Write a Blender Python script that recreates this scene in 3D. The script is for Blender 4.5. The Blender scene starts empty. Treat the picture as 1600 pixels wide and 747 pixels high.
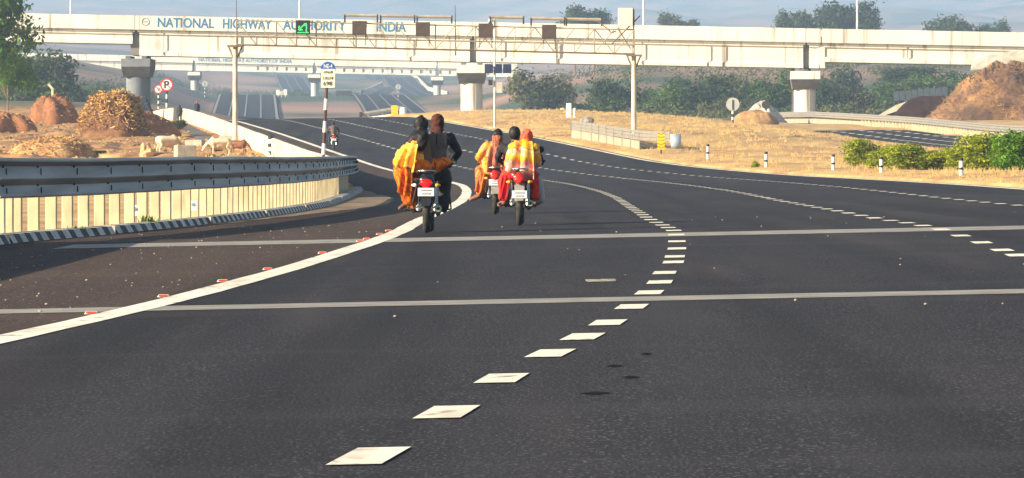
import bpy, bmesh, math, random
from mathutils import Vector, Matrix, noise, Euler
R = math.radians
random.seed(7)
sc = bpy.context.scene
col = sc.collection
# ---------------------------------------------------------------- camera, light, exposure
F = 10667.0           # focal length in photo pixels (240 mm equivalent telephoto)
CZ = 1.27             # eye height above the road
cam = bpy.data.cameras.new('camera'); camo = bpy.data.objects.new('camera', cam); col.objects.link(camo)
camo.location = (0, 0, CZ); camo.rotation_euler = (R(90), 0, 0)
cam.sensor_width = 36; cam.lens = 240; cam.shift_y = (222 - 373.5) / 1600
cam.clip_start = 1; cam.clip_end = 60000
sc.camera = camo
SUN_EL, SUN_AZ = 20, 63      # azimuth measured from straight behind the camera towards the left
sdir = Vector((-math.sin(R(SUN_AZ)) * math.cos(R(SUN_EL)), -math.cos(R(SUN_AZ)) * math.cos(R(SUN_EL)), math.sin(R(SUN_EL))))
sl = bpy.data.lights.new('sun', 'SUN'); sl.energy = 5.0; sl.angle = R(0.5); sl.color = (1, .88, .66)
so = bpy.data.objects.new('sun', sl); col.objects.link(so)
so.rotation_euler = sdir.to_track_quat('Z', 'Y').to_euler()
w = bpy.data.worlds.new('World'); sc.world = w; w.use_nodes = True
nt = w.node_tree; nt.nodes.clear()
sky = nt.nodes.new('ShaderNodeTexSky'); sky.sky_type = 'NISHITA'; sky.sun_disc = False
sky.sun_elevation = R(SUN_EL); sky.sun_rotation = math.atan2(sdir.x, sdir.y)
sky.dust_density = .8; sky.air_density = 1.1
bg = nt.nodes.new('ShaderNodeBackground'); bg.inputs[1].default_value = .05
wo = nt.nodes.new('ShaderNodeOutputWorld')
nt.links.new(sky.outputs[0], bg.inputs[0]); nt.links.new(bg.outputs[0], wo.inputs[0])
vs = sc.view_settings; vs.view_transform = 'Standard'; vs.look = 'None'; vs.exposure = 1.65; vs.gamma = 1
sc.cycles.use_denoising = True
sc.cycles.max_bounces = 5; sc.cycles.volume_bounces = 1; sc.cycles.diffuse_bounces = 2; sc.cycles.glossy_bounces = 2
sc.cycles.transparent_max_bounces = 6
HAZE = .00018

# ---------------------------------------------------------------- helpers
def lerp(a, b, t): return a + (b - a) * t
def tab(T, x):
    if x <= T[0][0]: return T[0][1]
    if x >= T[-1][0]: return T[-1][1]
    for (a, b), (c, d) in zip(T, T[1:]):
        if x <= c: return b + (d - b) * (x - a) / (c - a)
def smoothtab(T, x, h):      # gentle smoothing of a table so the road bends without corners
    return (tab(T, x - h) + 2 * tab(T, x - h * .5) + 2 * tab(T, x) + 2 * tab(T, x + h * .5) + tab(T, x + h)) / 8
def at(u, v, s):             # photo pixel at a scale of s px per metre -> world point
    return Vector(((u - 800) / s, F / s, CZ - (v - 222) / s))
def N(x, y, z=0.0): return noise.noise(Vector((x, y, z)))

def mk(name, color, rough=.85, c2=None, scale=3.0, detail=4, lo=.35, hi=.65, metallic=0.0, bump=0.0, bscale=None,
       stretch=(1, 1, 1), spec=.3, coord='Object', emit=0, sub=0.0):
    m = bpy.data.materials.new(name); m.use_nodes = True
    t = m.node_tree; b = t.nodes['Principled BSDF']
    b.inputs['Base Color'].default_value = (*color, 1); b.inputs['Roughness'].default_value = rough
    b.inputs['Metallic'].default_value = metallic; b.inputs['Specular IOR Level'].default_value = spec
    if c2 is None: c2 = tuple(c * .72 for c in color)
    tc = t.nodes.new('ShaderNodeTexCoord'); mp = t.nodes.new('ShaderNodeMapping'); mp.inputs['Scale'].default_value = stretch
    t.links.new(tc.outputs[coord], mp.inputs[0])
    n = t.nodes.new('ShaderNodeTexNoise'); n.inputs['Scale'].default_value = scale; n.inputs['Detail'].default_value = detail
    t.links.new(mp.outputs[0], n.inputs[0])
    r = t.nodes.new('ShaderNodeValToRGB'); r.color_ramp.elements[0].position = lo; r.color_ramp.elements[1].position = hi
    r.color_ramp.elements[0].color = (*c2, 1); r.color_ramp.elements[1].color = (*color, 1)
    t.links.new(n.outputs[0], r.inputs[0]); t.links.new(r.outputs[0], b.inputs['Base Color'])
    if bump:
        bn = t.nodes.new('ShaderNodeTexNoise'); bn.inputs['Scale'].default_value = bscale or scale * 4; bn.inputs['Detail'].default_value = 3
        t.links.new(mp.outputs[0], bn.inputs[0])
        bp = t.nodes.new('ShaderNodeBump'); bp.inputs['Strength'].default_value = bump; bp.inputs['Distance'].default_value = .05
        t.links.new(bn.outputs[0], bp.inputs['Height']); t.links.new(bp.outputs[0], b.inputs['Normal'])
    if emit:
        b.inputs['Emission Color'].default_value = (*color, 1); b.inputs['Emission Strength'].default_value = emit
    return m
def layer(m, color, scale, lo, hi, stretch=(1, 1, 1), coord='Object', detail=3, amt=1.0):
    """mix one more noise-shaped layer of colour over a material"""
    t = m.node_tree; b = t.nodes['Principled BSDF']; src = b.inputs['Base Color'].links[0].from_socket
    tc = t.nodes.new('ShaderNodeTexCoord'); mp = t.nodes.new('ShaderNodeMapping'); mp.inputs['Scale'].default_value = stretch
    t.links.new(tc.outputs[coord], mp.inputs[0])
    n = t.nodes.new('ShaderNodeTexNoise'); n.inputs['Scale'].default_value = scale; n.inputs['Detail'].default_value = detail
    t.links.new(mp.outputs[0], n.inputs[0])
    r = t.nodes.new('ShaderNodeMapRange'); r.inputs[1].default_value = lo; r.inputs[2].default_value = hi; r.inputs[4].default_value = amt
    t.links.new(n.outputs[0], r.inputs[0])
    mx = t.nodes.new('ShaderNodeMix'); mx.data_type = 'RGBA'; mx.inputs[7].default_value = (*color, 1)
    t.links.new(r.outputs[0], mx.inputs[0]); t.links.new(src, mx.inputs[6]); t.links.new(mx.outputs[2], b.inputs['Base Color'])
    return m

class MB:
    def __init__(s): s.v = []; s.f = []; s.m = []
    def quad(s, pts, mi=0):
        i = len(s.v); s.v += [tuple(p) for p in pts]; s.f.append(tuple(range(i, i + len(pts)))); s.m.append(mi)
    def box(s, c, d, mi=0, rot=None, bev=0):
        cx, cy, cz = c; hx, hy, hz = d[0] / 2, d[1] / 2, d[2] / 2
        i = len(s.v)
        for p in ((-1,-1,-1),(1,-1,-1),(1,1,-1),(-1,1,-1),(-1,-1,1),(1,-1,1),(1,1,1),(-1,1,1)):
            q = Vector((p[0]*hx, p[1]*hy, p[2]*hz))
            if rot: q = rot @ q
            s.v.append((q.x+cx, q.y+cy, q.z+cz))
        for f in ((0,3,2,1),(4,5,6,7),(0,1,5,4),(1,2,6,5),(2,3,7,6),(3,0,4,7)):
            s.f.append(tuple(i+k for k in f)); s.m.append(mi)
        return s
    def cyl(s, a, b, r0, r1=None, n=10, mi=0, caps=True):
        if r1 is None: r1 = r0
        a = Vector(a); b = Vector(b); d = (b - a)
        if d.length < 1e-6: return s
        q = d.to_track_quat('Z', 'Y'); i = len(s.v)
        for p, r in ((a, r0), (b, r1)):
            for k in range(n):
                an = 2*math.pi*k/n; s.v.append(tuple(p + q @ Vector((math.cos(an)*r, math.sin(an)*r, 0))))
        for k in range(n):
            k2 = (k+1) % n; s.f.append((i+k, i+k2, i+n+k2, i+n+k)); s.m.append(mi)
        if caps:
            s.f.append(tuple(i+k for k in reversed(range(n)))); s.m.append(mi)
            s.f.append(tuple(i+n+k for k in range(n))); s.m.append(mi)
        return s
    def tube(s, pts, r, n=8, mi=0):
        for a, b in zip(pts, pts[1:]): s.cyl(a, b, r, r, n, mi)
        return s
    def ball(s, c, r, mi=0, nu=14, nv=9, rot=None):
        if not hasattr(r, '__len__'): r = (r, r, r)
        i = len(s.v); c = Vector(c)
        for a in range(nv+1):
            th = math.pi*a/nv
            for b in range(nu):
                ph = 2*math.pi*b/nu
                q = Vector((r[0]*math.sin(th)*math.cos(ph), r[1]*math.sin(th)*math.sin(ph), r[2]*math.cos(th)))
                if rot: q = rot @ q
                s.v.append(tuple(c+q))
        for a in range(nv):
            for b in range(nu):
                b2 = (b+1) % nu; s.f.append((i+a*nu+b, i+(a+1)*nu+b, i+(a+1)*nu+b2, i+a*nu+b2)); s.m.append(mi)
        return s
    def torus(s, c, R0, r, axis='x', n=28, m=8, mi=0, sq=1.0):
        i = len(s.v)
        for a in range(n):
            A = 2*math.pi*a/n
            for b in range(m):
                B = 2*math.pi*b/m; rr = R0 + r*math.cos(B); h = r*sq*math.sin(B)
                p = {'x': (h, rr*math.cos(A), rr*math.sin(A)), 'y': (rr*math.cos(A), h, rr*math.sin(A))}[axis]
                s.v.append((c[0]+p[0], c[1]+p[1], c[2]+p[2]))
        for a in range(n):
            for b in range(m):
                a2, b2 = (a+1) % n, (b+1) % m
                s.f.append((i+a*m+b, i+a2*m+b, i+a2*m+b2, i+a*m+b2)); s.m.append(mi)
        return s
    def strip(s, rows, mi=0, close=False):      # grid of vertex rows
        i = len(s.v); n = len(rows[0])
        for r in rows: s.v += [tuple(p) for p in r]
        for a in range(len(rows)-1):
            for b in range(n - (0 if close else 1)):
                b2 = (b+1) % n
                s.f.append((i+a*n+b, i+a*n+b2, i+(a+1)*n+b2, i+(a+1)*n+b)); s.m.append(mi)
        return s
    def build(s, name, mats, parent=None, smooth=False, loc=None, bevel=0):
        me = bpy.data.meshes.new(name); me.from_pydata(s.v, [], s.f)
        if not isinstance(mats, (list, tuple)): mats = [mats]
        for m in mats: me.materials.append(m)
        me.polygons.foreach_set('material_index', s.m)
        if smooth: me.polygons.foreach_set('use_smooth', [True]*len(s.f))
        me.update()
        o = bpy.data.objects.new(name, me); col.objects.link(o)
        if parent: o.parent = parent
        if loc is not None: o.location = loc
        if bevel:
            md = o.modifiers.new('bevel', 'BEVEL'); md.width = bevel; md.segments = 2; md.limit_method = 'ANGLE'
        return o
def tag(o, label=None, cat=None, group=None, kind=None):
    if label: o['label'] = label
    if cat: o['category'] = cat
    if group: o['group'] = group
    if kind: o['kind'] = kind
    return o
def empty(name, loc, label=None, cat=None, group=None, rz=0):
    o = bpy.data.objects.new(name, None); col.objects.link(o); o.location = loc; o.rotation_euler = (0, 0, rz)
    o.empty_display_size = .2
    return tag(o, label, cat, group)
KIDS = {}
def kids(o): return [c for c in bpy.data.objects if c.parent is o]
def copy_tree(o, parent=None, loc=None, rz=None, label=None):
    c = o.copy(); col.objects.link(c); c.parent = parent
    if loc is not None: c.location = loc
    if rz is not None: c.rotation_euler = (0, 0, rz)
    if label: c['label'] = label
    for ch in kids(o): copy_tree(ch, c)
    return c
def text(body, width, height, m, parent, loc, rot=(R(90), 0, 0), depth=.01, name='lettering', bold=0.0):
    cu = bpy.data.curves.new(name, 'FONT'); cu.body = body; cu.extrude = depth; cu.align_x = 'CENTER'; cu.offset = bold
    cu.materials.append(m)
    o = bpy.data.objects.new(name, cu); col.objects.link(o)
    bpy.context.view_layer.update()
    me = bpy.data.meshes.new_from_object(o.evaluated_get(bpy.context.evaluated_depsgraph_get()))
    bpy.data.objects.remove(o)
    xs = [v.co.x for v in me.vertices]; ys = [v.co.y for v in me.vertices]
    if not xs: return None
    x0, x1, y0, y1 = min(xs), max(xs), min(ys), max(ys)
    for v in me.vertices:
        v.co.x = (v.co.x-(x0+x1)/2)/(x1-x0)*width; v.co.y = (v.co.y-y0)/(y1-y0)*height
    o = bpy.data.objects.new(name, me); col.objects.link(o); o.parent = parent; o.location = loc; o.rotation_euler = rot
    return o

# ---------------------------------------------------------------- road geometry (distance from camera -> centre-line, level)
X1T = [(-60,-7.5),(0,-2.2),(27,-.56),(31,-.30),(36,-.04),(40,.21),(43,.45),(47,.67),(51,.89),(56,1.13),(60,1.30),(65,1.47),(70,1.66),(74,1.77),
       (79,1.91),(85,2.06),(91,2.21),(100,2.30),(107,2.31),(117,2.33),(127,2.40),(151,2.56),(175,2.70),(198,2.67),(229,2.49),
       (263,2.10),(280,1.75),(296,1.25),(320,-.1),(344,-1.75),(368,-3.35),(403,-6.5),(435,-9.2),(478,-12.2),(501,-13.95),(547,-17.82),(561,-19.11),(700,-32)]
Z1T = [(-60,.03),(60,.03),(85,.035),(95,.03),(100,.01),(107,-.02),(117,-.04),(127,-.06),(151,-.13),(175,-.17),(198,-.20),(229,-.26),(263,-.33),
       (285,-.37),(300,-.36),(320,-.30),(344,-.17),(368,.05),(403,.75),(435,1.35),(478,1.92),(501,2.25),(547,2.98),(561,3.14),(590,3.25),(620,3.1),(660,2.5),(720,1.0)]
SUP = .02
def X1(Y): return smoothtab(X1T, Y, 3 if Y < 130 else 9)
def Z1(Y): return smoothtab(Z1T, Y, 2 if Y < 130 else 8)
def road(d, Y, dz=0): return (X1(Y)+d, Y, Z1(Y)+SUP*d+dz)
BART = [(-60,-13),(-20,-8.2),(40,-7.5),(80,-7.45),(95,-7.48),(99,-7.36),(105,-6.9),(121,-5.75),(140,-5.15),(164,-4.75),(195,-4.9),(227,-5.3),(263,-6.0),(296,-6.95),(344,-9.5)]
def bard(Y):
    if Y <= 340: return smoothtab(BART, Y, 5)-X1(Y)
    return lerp(bard(340), -7.7, min(1, (Y-340)/40))
def barP(Y, off=0, dz=0):       # the line of the left barrier; off > 0 towards the road
    d = bard(Y); return Vector((X1(Y)+d+off, Y, Z1(Y)+SUP*d+dz))
# opposite carriageway to the right
NET = [(60,32),(300,29),(380,28.2),(410,28.0),(480,28.3),(533,28.4),(600,26.2),(688,20.4),(760,14),(900,2)]
NEZ = [(60,-1.2),(300,-.4),(380,.3),(410,.65),(480,1.1),(533,1.45),(600,2.3),(688,3.2),(760,3.0),(900,-2)]
def opp(off, Y, dz=0): return (smoothtab(NET, Y, 20)+off, Y, smoothtab(NEZ, Y, 15)+.004*off+dz)
# far terrain: at each distance, the level in photo-rows (perspective slope) by bearing
UU = [-3000,-400,0,100,200,330,440,560,700,850,1000,1150,1300,1450,1600,2000,4600]
FT = [(640, [150,172,177,177,179,185,195,196,193,190,187,192,195,195,192,187,170]),
      (800, [120,160,165,166,170,182,203,206,206,200,190,190,191,191,190,182,150]),
      (1000,[100,140,150,152,158,175,200,205,206,198,186,182,180,178,172,160,130]),
      (1300,[80,118,128,132,142,182,192,197,195,155,122,118,118,118,116,110,95]),
      (1450,[70,105,112,116,134,184,186,187,187,132,108,104,104,104,106,102,85]),
      (1900,[50,78,86,92,110,149,150,150,149,130,104,100,98,98,98,92,75]),
      (2200,[45,72,84,92,112,152,154,155,152,136,112,104,100,96,95,90,70]),
      (2700,[40,66,80,90,108,146,150,151,147,124,106,98,95,92,90,84,60]),
      (4000,[30,52,66,74,86,98,110,116,112,100,90,84,80,78,76,70,45]),
      (6000,[10,34,46,50,56,62,68,72,72,66,60,56,54,52,50,44,20]),
      (8500,[-20,6,20,26,24,32,36,40,38,34,30,26,30,24,22,14,0]),
      (11000,[-60,-30,-14,-8,-12,-4,2,6,0,2,-4,-6,-2,-10,-14,-24,-50]),
      (15000,[-90,-66,-60,-52,-60,-54,-48,-50,-56,-50,-54,-60,-52,-60,-66,-74,-90]),
      (19000,[-60,-50,-50,-46,-50,-46,-44,-46,-50,-46,-50,-52,-48,-52,-56,-60,-70])]
def farZ(X, Y):
    u = 800+X*F/Y
    for (ya, A), (yb, B) in zip(FT, FT[1:]):
        if Y <= yb: break
    t = min(1, max(0, (Y-ya)/(yb-ya)))
    za = CZ-(tab(list(zip(UU, A)), u)-222)*ya/F; zb = CZ-(tab(list(zip(UU, B)), u)-222)*yb/F
    z = lerp(za, zb, t)
    k = min(1, max(0, (Y-2700)/2000))
    z += k*(N(X/260, Y/420)*Y*.0028 + N(X/90, Y/160, 5)*Y*.0012)
    if Y < 2700:
        side = min(1, max(0, (abs(u-520)-230)/150)); z += side*N(X/14, Y/26)*.5
    return z
def nearZ(X, Y):
    d = X-X1(Y); b = bard(Y)
    if d < b+.2:
        e = b-d; z = Z1(Y)+SUP*b
        k = min(1, max(0, e/6)); fade = min(1, max(0, (Y-330)/60))
        return z-.02+k*fade*(.34*N(X/2.6, Y/9)+.18*N(X/1.0, Y/3.5)+.1)
    if d <= 11.05: return Z1(Y)+SUP*d-.12
    z = Z1(Y)+SUP*11
    xn = smoothtab(NET, Y, 20); zn = smoothtab(NEZ, Y, 15)
    W = max(4, xn-(X1(Y)+11)); t = (d-11)/W
    if t >= 1:
        e = X-xn
        if e < 9.2: return zn-.1
        return zn+.05+min(3, max(0, e-9.2)*.02)+.2*N(X/5, Y/9)
    rise = min(1, (d-11)/5)
    bump = (.30+.35*min(1, max(0, (Y-400)/150)))*math.sin(min(1, t*1.15)*math.pi)**.6 if t*1.15 < 1 else 0
    edge = min(1, (1-t)*6)
    return lerp(z+.05, zn, t*t)-.03+bump+rise*edge*(.13*N(X/2.2, Y/8)+.07*N(X/.8, Y/3))
def groundZ(X, Y):
    if Y <= 590: return nearZ(X, Y)
    if Y >= 650: return farZ(X, Y)
    return lerp(nearZ(X, Y), farZ(X, Y), (Y-590)/60)

def ag(u, v, s):       # the spot on the ground that stands nearest to that scale on the same bearing
    best = None
    for i in range(81):
        q = s*(1.3-.6*i/80); x, y = (u-800)/q, F/q; z = groundZ(x, y); vv = 222-(z-CZ)*q
        e = abs(vv-v)+abs(q/s-1)*12
        if best is None or e < best[0]: best = (e, Vector((x, y, z)))
    return best[1]
# ---------------------------------------------------------------- materials
def ground_mat():
    m = mk('dry_ground', (.52, .34, .14), .95, c2=(.38, .20, .08), scale=.35, detail=8, lo=.38, hi=.62, stretch=(1, .35, 1), bump=.5, bscale=3)
    layer(m, (.25, .12, .055), .16, .56, .68, (1, .4, 1), detail=6, amt=.75)
    layer(m, (.62, .44, .2), 1.7, .55, .7, (1, .3, 1), detail=4, amt=.6)
    t = m.node_tree; b = t.nodes['Principled BSDF']; src = b.inputs['Base Color'].links[0].from_socket
    gl = t.nodes.new('ShaderNodeNewGeometry'); sl2 = t.nodes.new('ShaderNodeSeparateXYZ'); t.links.new(gl.outputs['Position'], sl2.inputs[0])
    ml = t.nodes.new('ShaderNodeMapRange'); ml.inputs[1].default_value = -13; ml.inputs[2].default_value = -19; t.links.new(sl2.outputs[0], ml.inputs[0])
    nl = t.nodes.new('ShaderNodeTexNoise'); nl.inputs['Scale'].default_value = .9; nl.inputs['Detail'].default_value = 8
    ml2 = t.nodes.new('ShaderNodeMapping'); ml2.inputs['Scale'].default_value = (1, .3, 1); t.links.new(gl.outputs['Position'], ml2.inputs[0]); t.links.new(ml2.outputs[0], nl.inputs[0])
    rl_ = t.nodes.new('ShaderNodeValToRGB'); el = rl_.color_ramp.elements; el[0].position = .38; el[0].color = (.16, .075, .035, 1); el[1].position = .62; el[1].color = (.48, .24, .075, 1)
    k0 = el.new(.5); k0.color = (.38, .19, .07, 1); t.links.new(nl.outputs[0], rl_.inputs[0])
    xl_ = t.nodes.new('ShaderNodeMix'); xl_.data_type = 'RGBA'; t.links.new(ml.outputs[0], xl_.inputs[0]); t.links.new(src, xl_.inputs[6]); t.links.new(rl_.outputs[0], xl_.inputs[7]); src = xl_.outputs[2]
    # the land beyond the crossing: rusty fields with scrub
    g = t.nodes.new('ShaderNodeNewGeometry'); sx = t.nodes.new('ShaderNodeSeparateXYZ'); t.links.new(g.outputs['Position'], sx.inputs[0])
    mr = t.nodes.new('ShaderNodeMapRange'); mr.inputs[1].default_value = 640; mr.inputs[2].default_value = 900
    t.links.new(sx.outputs[1], mr.inputs[0])
    n = t.nodes.new('ShaderNodeTexNoise'); n.inputs['Scale'].default_value = .012; n.inputs['Detail'].default_value = 9
    mp = t.nodes.new('ShaderNodeMapping'); mp.inputs['Scale'].default_value = (1, .35, 1); t.links.new(g.outputs['Position'], mp.inputs[0]); t.links.new(mp.outputs[0], n.inputs[0])
    r = t.nodes.new('ShaderNodeValToRGB'); e = r.color_ramp.elements
    e[0].position = .45; e[0].color = (.035, .06, .03, 1); e[1].position = .64; e[1].color = (.33, .18, .12, 1)
    k = e.new(.53); k.color = (.20, .12, .075, 1)
    t.links.new(n.outputs[0], r.inputs[0])
    mx = t.nodes.new('ShaderNodeMix'); mx.data_type = 'RGBA'
    t.links.new(mr.outputs[0], mx.inputs[0]); t.links.new(src, mx.inputs[6]); t.links.new(r.outputs[0], mx.inputs[7]); t.links.new(mx.outputs[2], b.inputs['Base Color'])
    return m
M_ground = ground_mat()
def asphalt(name, c, c2):
    m = mk(name, c, .82, c2=c2, scale=.25, detail=6, lo=.3, hi=.7, stretch=(1, .12, 1), bump=.12, bscale=60, spec=.06)
    layer(m, tuple(x*4.5 for x in c), 55, .57, .68, (1, .3, 1), detail=2, amt=.75)
    layer(m, tuple(x*1.5 for x in c), 1.3, .45, .75, (1, .05, 1), detail=6, amt=.7)
    layer(m, (.012, .012, .014), 60, .60, .70, (1, .3, 1), detail=2, amt=.6)
    layer(m, (.10, .075, .06), .8, .56, .8, (1, .06, 1), detail=5, amt=.45)
    layer(m, tuple(x*.55 for x in c), .55, .50, .66, (1.6, .012, 1), detail=3, amt=.55)
    layer(m, tuple(x*1.7 for x in c), .5, .55, .72, (.15, .6, 1), detail=5, amt=.45)
    return m
M_road = asphalt('asphalt', (.031, .028, .031), (.021, .0195, .024))
M_should = asphalt('dusty_asphalt', (.060, .041, .033), (.038, .028, .025))
def scatter_bits(m, c):
    layer(m, c, 16, .69, .75, (1, .35, 1), detail=1, amt=.5); return m
scatter_bits(M_should, (.40, .27, .19))
M_sand = mk('roadside_sand', (.30, .20, .12), .95, c2=(.12, .085, .06), scale=1.5, detail=6, stretch=(1, .3, 1))
M_paint = mk('road_paint', (.80, .72, .58), .7, c2=(.66, .58, .46), scale=3, detail=6, lo=.3, hi=.6)
M_paintedge = mk('edge_paint', (.80, .72, .60), .7, c2=(.64, .55, .44), scale=1, detail=7, lo=.3, hi=.6, stretch=(1, .3, 1))
for m_ in (M_paint, M_paintedge):
    layer(m_, (.14, .12, .10), 7, .58, .70, (1, .3, 1), detail=8, amt=.8); layer(m_, (.40, .33, .26), 1.5, .55, .75, (1.5, .2, 1), detail=5, amt=.6)
M_paintfar = mk('faded_paint', (.26, .24, .22), .8)
M_bar = mk('worn_bar_paint', (.30, .275, .24), .8, c2=(.19, .17, .15), scale=2.5, detail=7)
M_conc = mk('concrete_pale', (.62, .53, .38), .9, c2=(.48, .40, .28), scale=1.2, detail=6, stretch=(1, .3, 1))
layer(M_conc, (.30, .27, .24), .35, .6, .75, (1, .3, 2), amt=.5)
M_post = mk('concrete_post', (.66, .55, .35), .9, c2=(.50, .41, .26), scale=2, detail=5)
layer(M_post, (.26, .20, .13), 2.2, .58, .74, (3, 1, .5), detail=6, amt=.7)
M_galv = mk('galvanised_steel', (.33, .325, .31), .6, c2=(.17, .165, .16), scale=1.5, detail=5, metallic=.35, bump=.1, bscale=25, stretch=(1, .08, 3))
M_dark = mk('dark_metal', (.04, .035, .035), .6)
M_black = mk('black_paint', (.02, .02, .022), .55)
M_white = mk('white_paint', (.80, .78, .72), .6)
M_kblack = mk('kerb_black', (.025, .028, .035), .8, c2=(.07, .07, .075), scale=5)
M_kwhite = mk('kerb_white', (.62, .60, .55), .8, c2=(.40, .37, .33), scale=5)
M_red = mk('red_paint', (.62, .035, .02), .5)
M_blue = mk('sign_blue', (.02, .13, .5), .5)
M_lblue = mk('letter_blue', (.03, .13, .27), .7, c2=(.06, .2, .35), scale=4)
M_yel = mk('hazard_yellow', (.85, .55, .01), .5)

def bridge_mat(name, c):
    m = mk(name, c, .9, c2=tuple(x*.88 for x in c), scale=.25, detail=6, stretch=(1, 1, 1))
    layer(m, (.22, .14, .09), 1.0, .59, .71, (1.5, 1, .045), detail=6, amt=.85)
    layer(m, (.12, .10, .09), .35, .62, .72, (1, 1, .25), detail=8, amt=.6)
    layer(m, tuple(x*.7 for x in c), .12, .5, .7, (1, 1, .6), detail=7, amt=.6)
    return m
M_bridge = bridge_mat('bridge_paint', (.78, .72, .60))
M_bridge2 = bridge_mat('bridge_concrete', (.76, .70, .60))
M_under = mk('concrete_dark', (.20, .18, .16), .9, c2=(.11, .10, .10), scale=.6, detail=6)  # dark concrete; on the pier cap tapers it stands in for shade

# ---------------------------------------------------------------- ground sheet
rows = []; Y = -60.0
while Y < 19000:
    rows.append(Y)
    Y += 12 if Y < 80 else 6 if Y < 330 else 1.6 if Y < 600 else 8 if Y < 720 else Y*.018 if Y < 2800 else Y*.03
rows.append(19000)
ds = [-420,-260,-160,-110,-80,-60,-50,-44,-40]
d = -38.0
while d < -9: ds.append(d); d += .55
ds += [-8.6,-8,-7,-5,0,5,9,10.4,10.9,11.05,11.2,11.5]
d = 12.0
while d < 50: ds.append(d); d += .5
ds += [52,56,60,66,74,85,100,130,180,260,420]
mb = MB(); G = []
for Y in rows:
    k = 1 if Y < 620 else (Y/620)**.93
    xc = X1(min(Y, 620)) if Y < 640 else X1(620)
    b = bard(Y) if Y < 640 else 0
    r_ = []
    for d in ds:
        x = xc+d*k
        r_.append((x, Y, groundZ(x, Y)))
    G.append(r_)
mb.strip(G)
g = mb.build('ground', M_ground, smooth=True); tag(g, kind='structure')

# ---------------------------------------------------------------- main road with its painted lines
def yrange(a, b, step):
    out = []; y = a
    while y < b-1e-6: out.append(y); y += step
    out.append(b); return out
RY = yrange(-60, 660, 2.5)
road_o = MB().strip([[road(d, Y) for d in (-4.05,-2,0,3.5,7.1,10.95)]+[road(11.0, Y, -.25)] for Y in RY]).build('road', M_road)
tag(road_o, kind='structure')
sh = MB().strip([[road(bard(Y)+(-4.05-bard(Y))*t, Y, .0) for t in (0,.2,.4,.6,.8,1)] for Y in RY])
tag(sh.build('shoulder', M_should), kind='structure')
def wob(Y, k): return .02*N(Y*.35, k*7.3)
def line(name, d0, wd, Ya, Yb, m, dash=None, dz=.006, step=2.5):
    mb = MB()
    if dash is None:
        mb.strip([[road(d0-wd/2+wob(Y, d0), Y, dz), road(d0+wd/2+wob(Y, d0+3), Y, dz)] for Y in yrange(Ya, Yb, step)])
    else:
        YS = [-.5+4.5*i for i in range(-12, 6)]+[26.9,31.3,35.8,40,43.4,46.8,51.3,56.1,60.3,64.6,70.2,73.6,79,84.7,91]
        while YS[-1] < Yb: YS.append(YS[-1]+4.7)
        for y in YS:
            y -= .75; L = dash[0]*(1+.12*N(y*3.1, d0)); j = .03*N(y*1.7, d0)
            ys = yrange(y, y+L, L/2)
            mb.strip([[road(d0-wd/2+j, q, dz), road(d0+wd/2+j, q, dz)] for q in ys])
    return mb.build(name, m, road_o)
line('edge_line', -4.0, .30, -60, 655, M_paintedge, step=2)
line('edge_line', 10.62, .24, -60, 655, M_paintedge, step=2)
line('lane_line', 0, .215, 26.35-27, 655, M_paint, dash=(1.45, 4.15))
line('lane_line', 3.52, .215, 3.1, 655, M_paint, dash=(1.45, 4.15))
line('lane_line', 7.1, .20, 2.1, 655, M_paint, dash=(1.45, 4.15))
for (Yc, L, dl, dr) in ((53.9, 1.55, -7.8, 10.5), (91.3, 3.7, -8.2, 10.5)):
    mb = MB()
    mb.strip([[road(dl+(dr-dl)*i/40, q+.03*N(i*.7, q)*L, .004) for i in range(41)] for q in (Yc-L/2, Yc, Yc+L/2)])
    mb.build('transverse_bar', M_bar, road_o)
# small scuffed paint patch in the lane
mb = MB(); pc = at(940, 441, 176)
mb.strip([[(pc.x+dx+.03*N(dx*20, q), q, road(pc.x+dx-X1(q), q, .005)[2]) for dx in (-.13,-.07,0,.07,.13)] for q in (61.0, 61.6, 62.1)])
mb.build('scuffed_patch', mk('old_patch', (.42, .38, .28), .9, c2=(.06, .055, .05), scale=18, lo=.4, hi=.55), road_o)
mb = MB()
for (u, v, s, wd) in ((985, 596, 300, .05), (930, 626, 320, .08), (960, 575, 285, .05), (1010, 555, 270, .035)):
    Y = F/s; X = (u-800)/s; n_ = 7
    mb.strip([[(X+wd*(2*i/n_-1), Y+q*(1-abs(2*i/n_-1))+.1*N(i, u), road(X+wd*(2*i/n_-1)-X1(Y), Y, .003)[2]) for i in range(n_+1)] for q in (-.25, .25)])
mb.build('oil_stain', mk('oil', (.0255, .0235, .0245), .95, spec=.0), road_o)
# sandy drift near the kerb on the curve
mb = MB(); rows_ = []
for i, Y in enumerate(yrange(104, 250, 3)):
    t = (Y-104)/146; b = bard(Y)
    wd = .25+.55*math.sin(t*math.pi)**1+ .9*math.exp(-((Y-178)/34)**2)*1.0 + .15*N(Y*.3, 3)
    rows_.append([road(b+.02, Y, .012), road(b+wd*.6, Y, .012), road(b+wd+.12*N(Y*.9, 1), Y, .008)])
mb.strip(rows_); tag(mb.build('roadside_sand', M_sand), kind='structure')
# stray stones on the shoulder
mb = MB(); rs = random.Random(3)
for i in range(260):
    Y = rs.uniform(48, 120); d = rs.uniform(bard(Y)+.5, -4.5) if rs.random() < .8 else rs.uniform(-3, 8); s_ = rs.uniform(.004, .015)
    p = road(d, Y, s_*.4); mb.ball(p, (s_*rs.uniform(.8, 1.4), s_, s_*.7), nu=6, nv=4)
tag(mb.build('loose_gravel', mk('pebble', (.34, .25, .19), .9), smooth=True), 'scattered pale pebbles lying on the dusty shoulder', 'gravel', kind='stuff')

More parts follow.
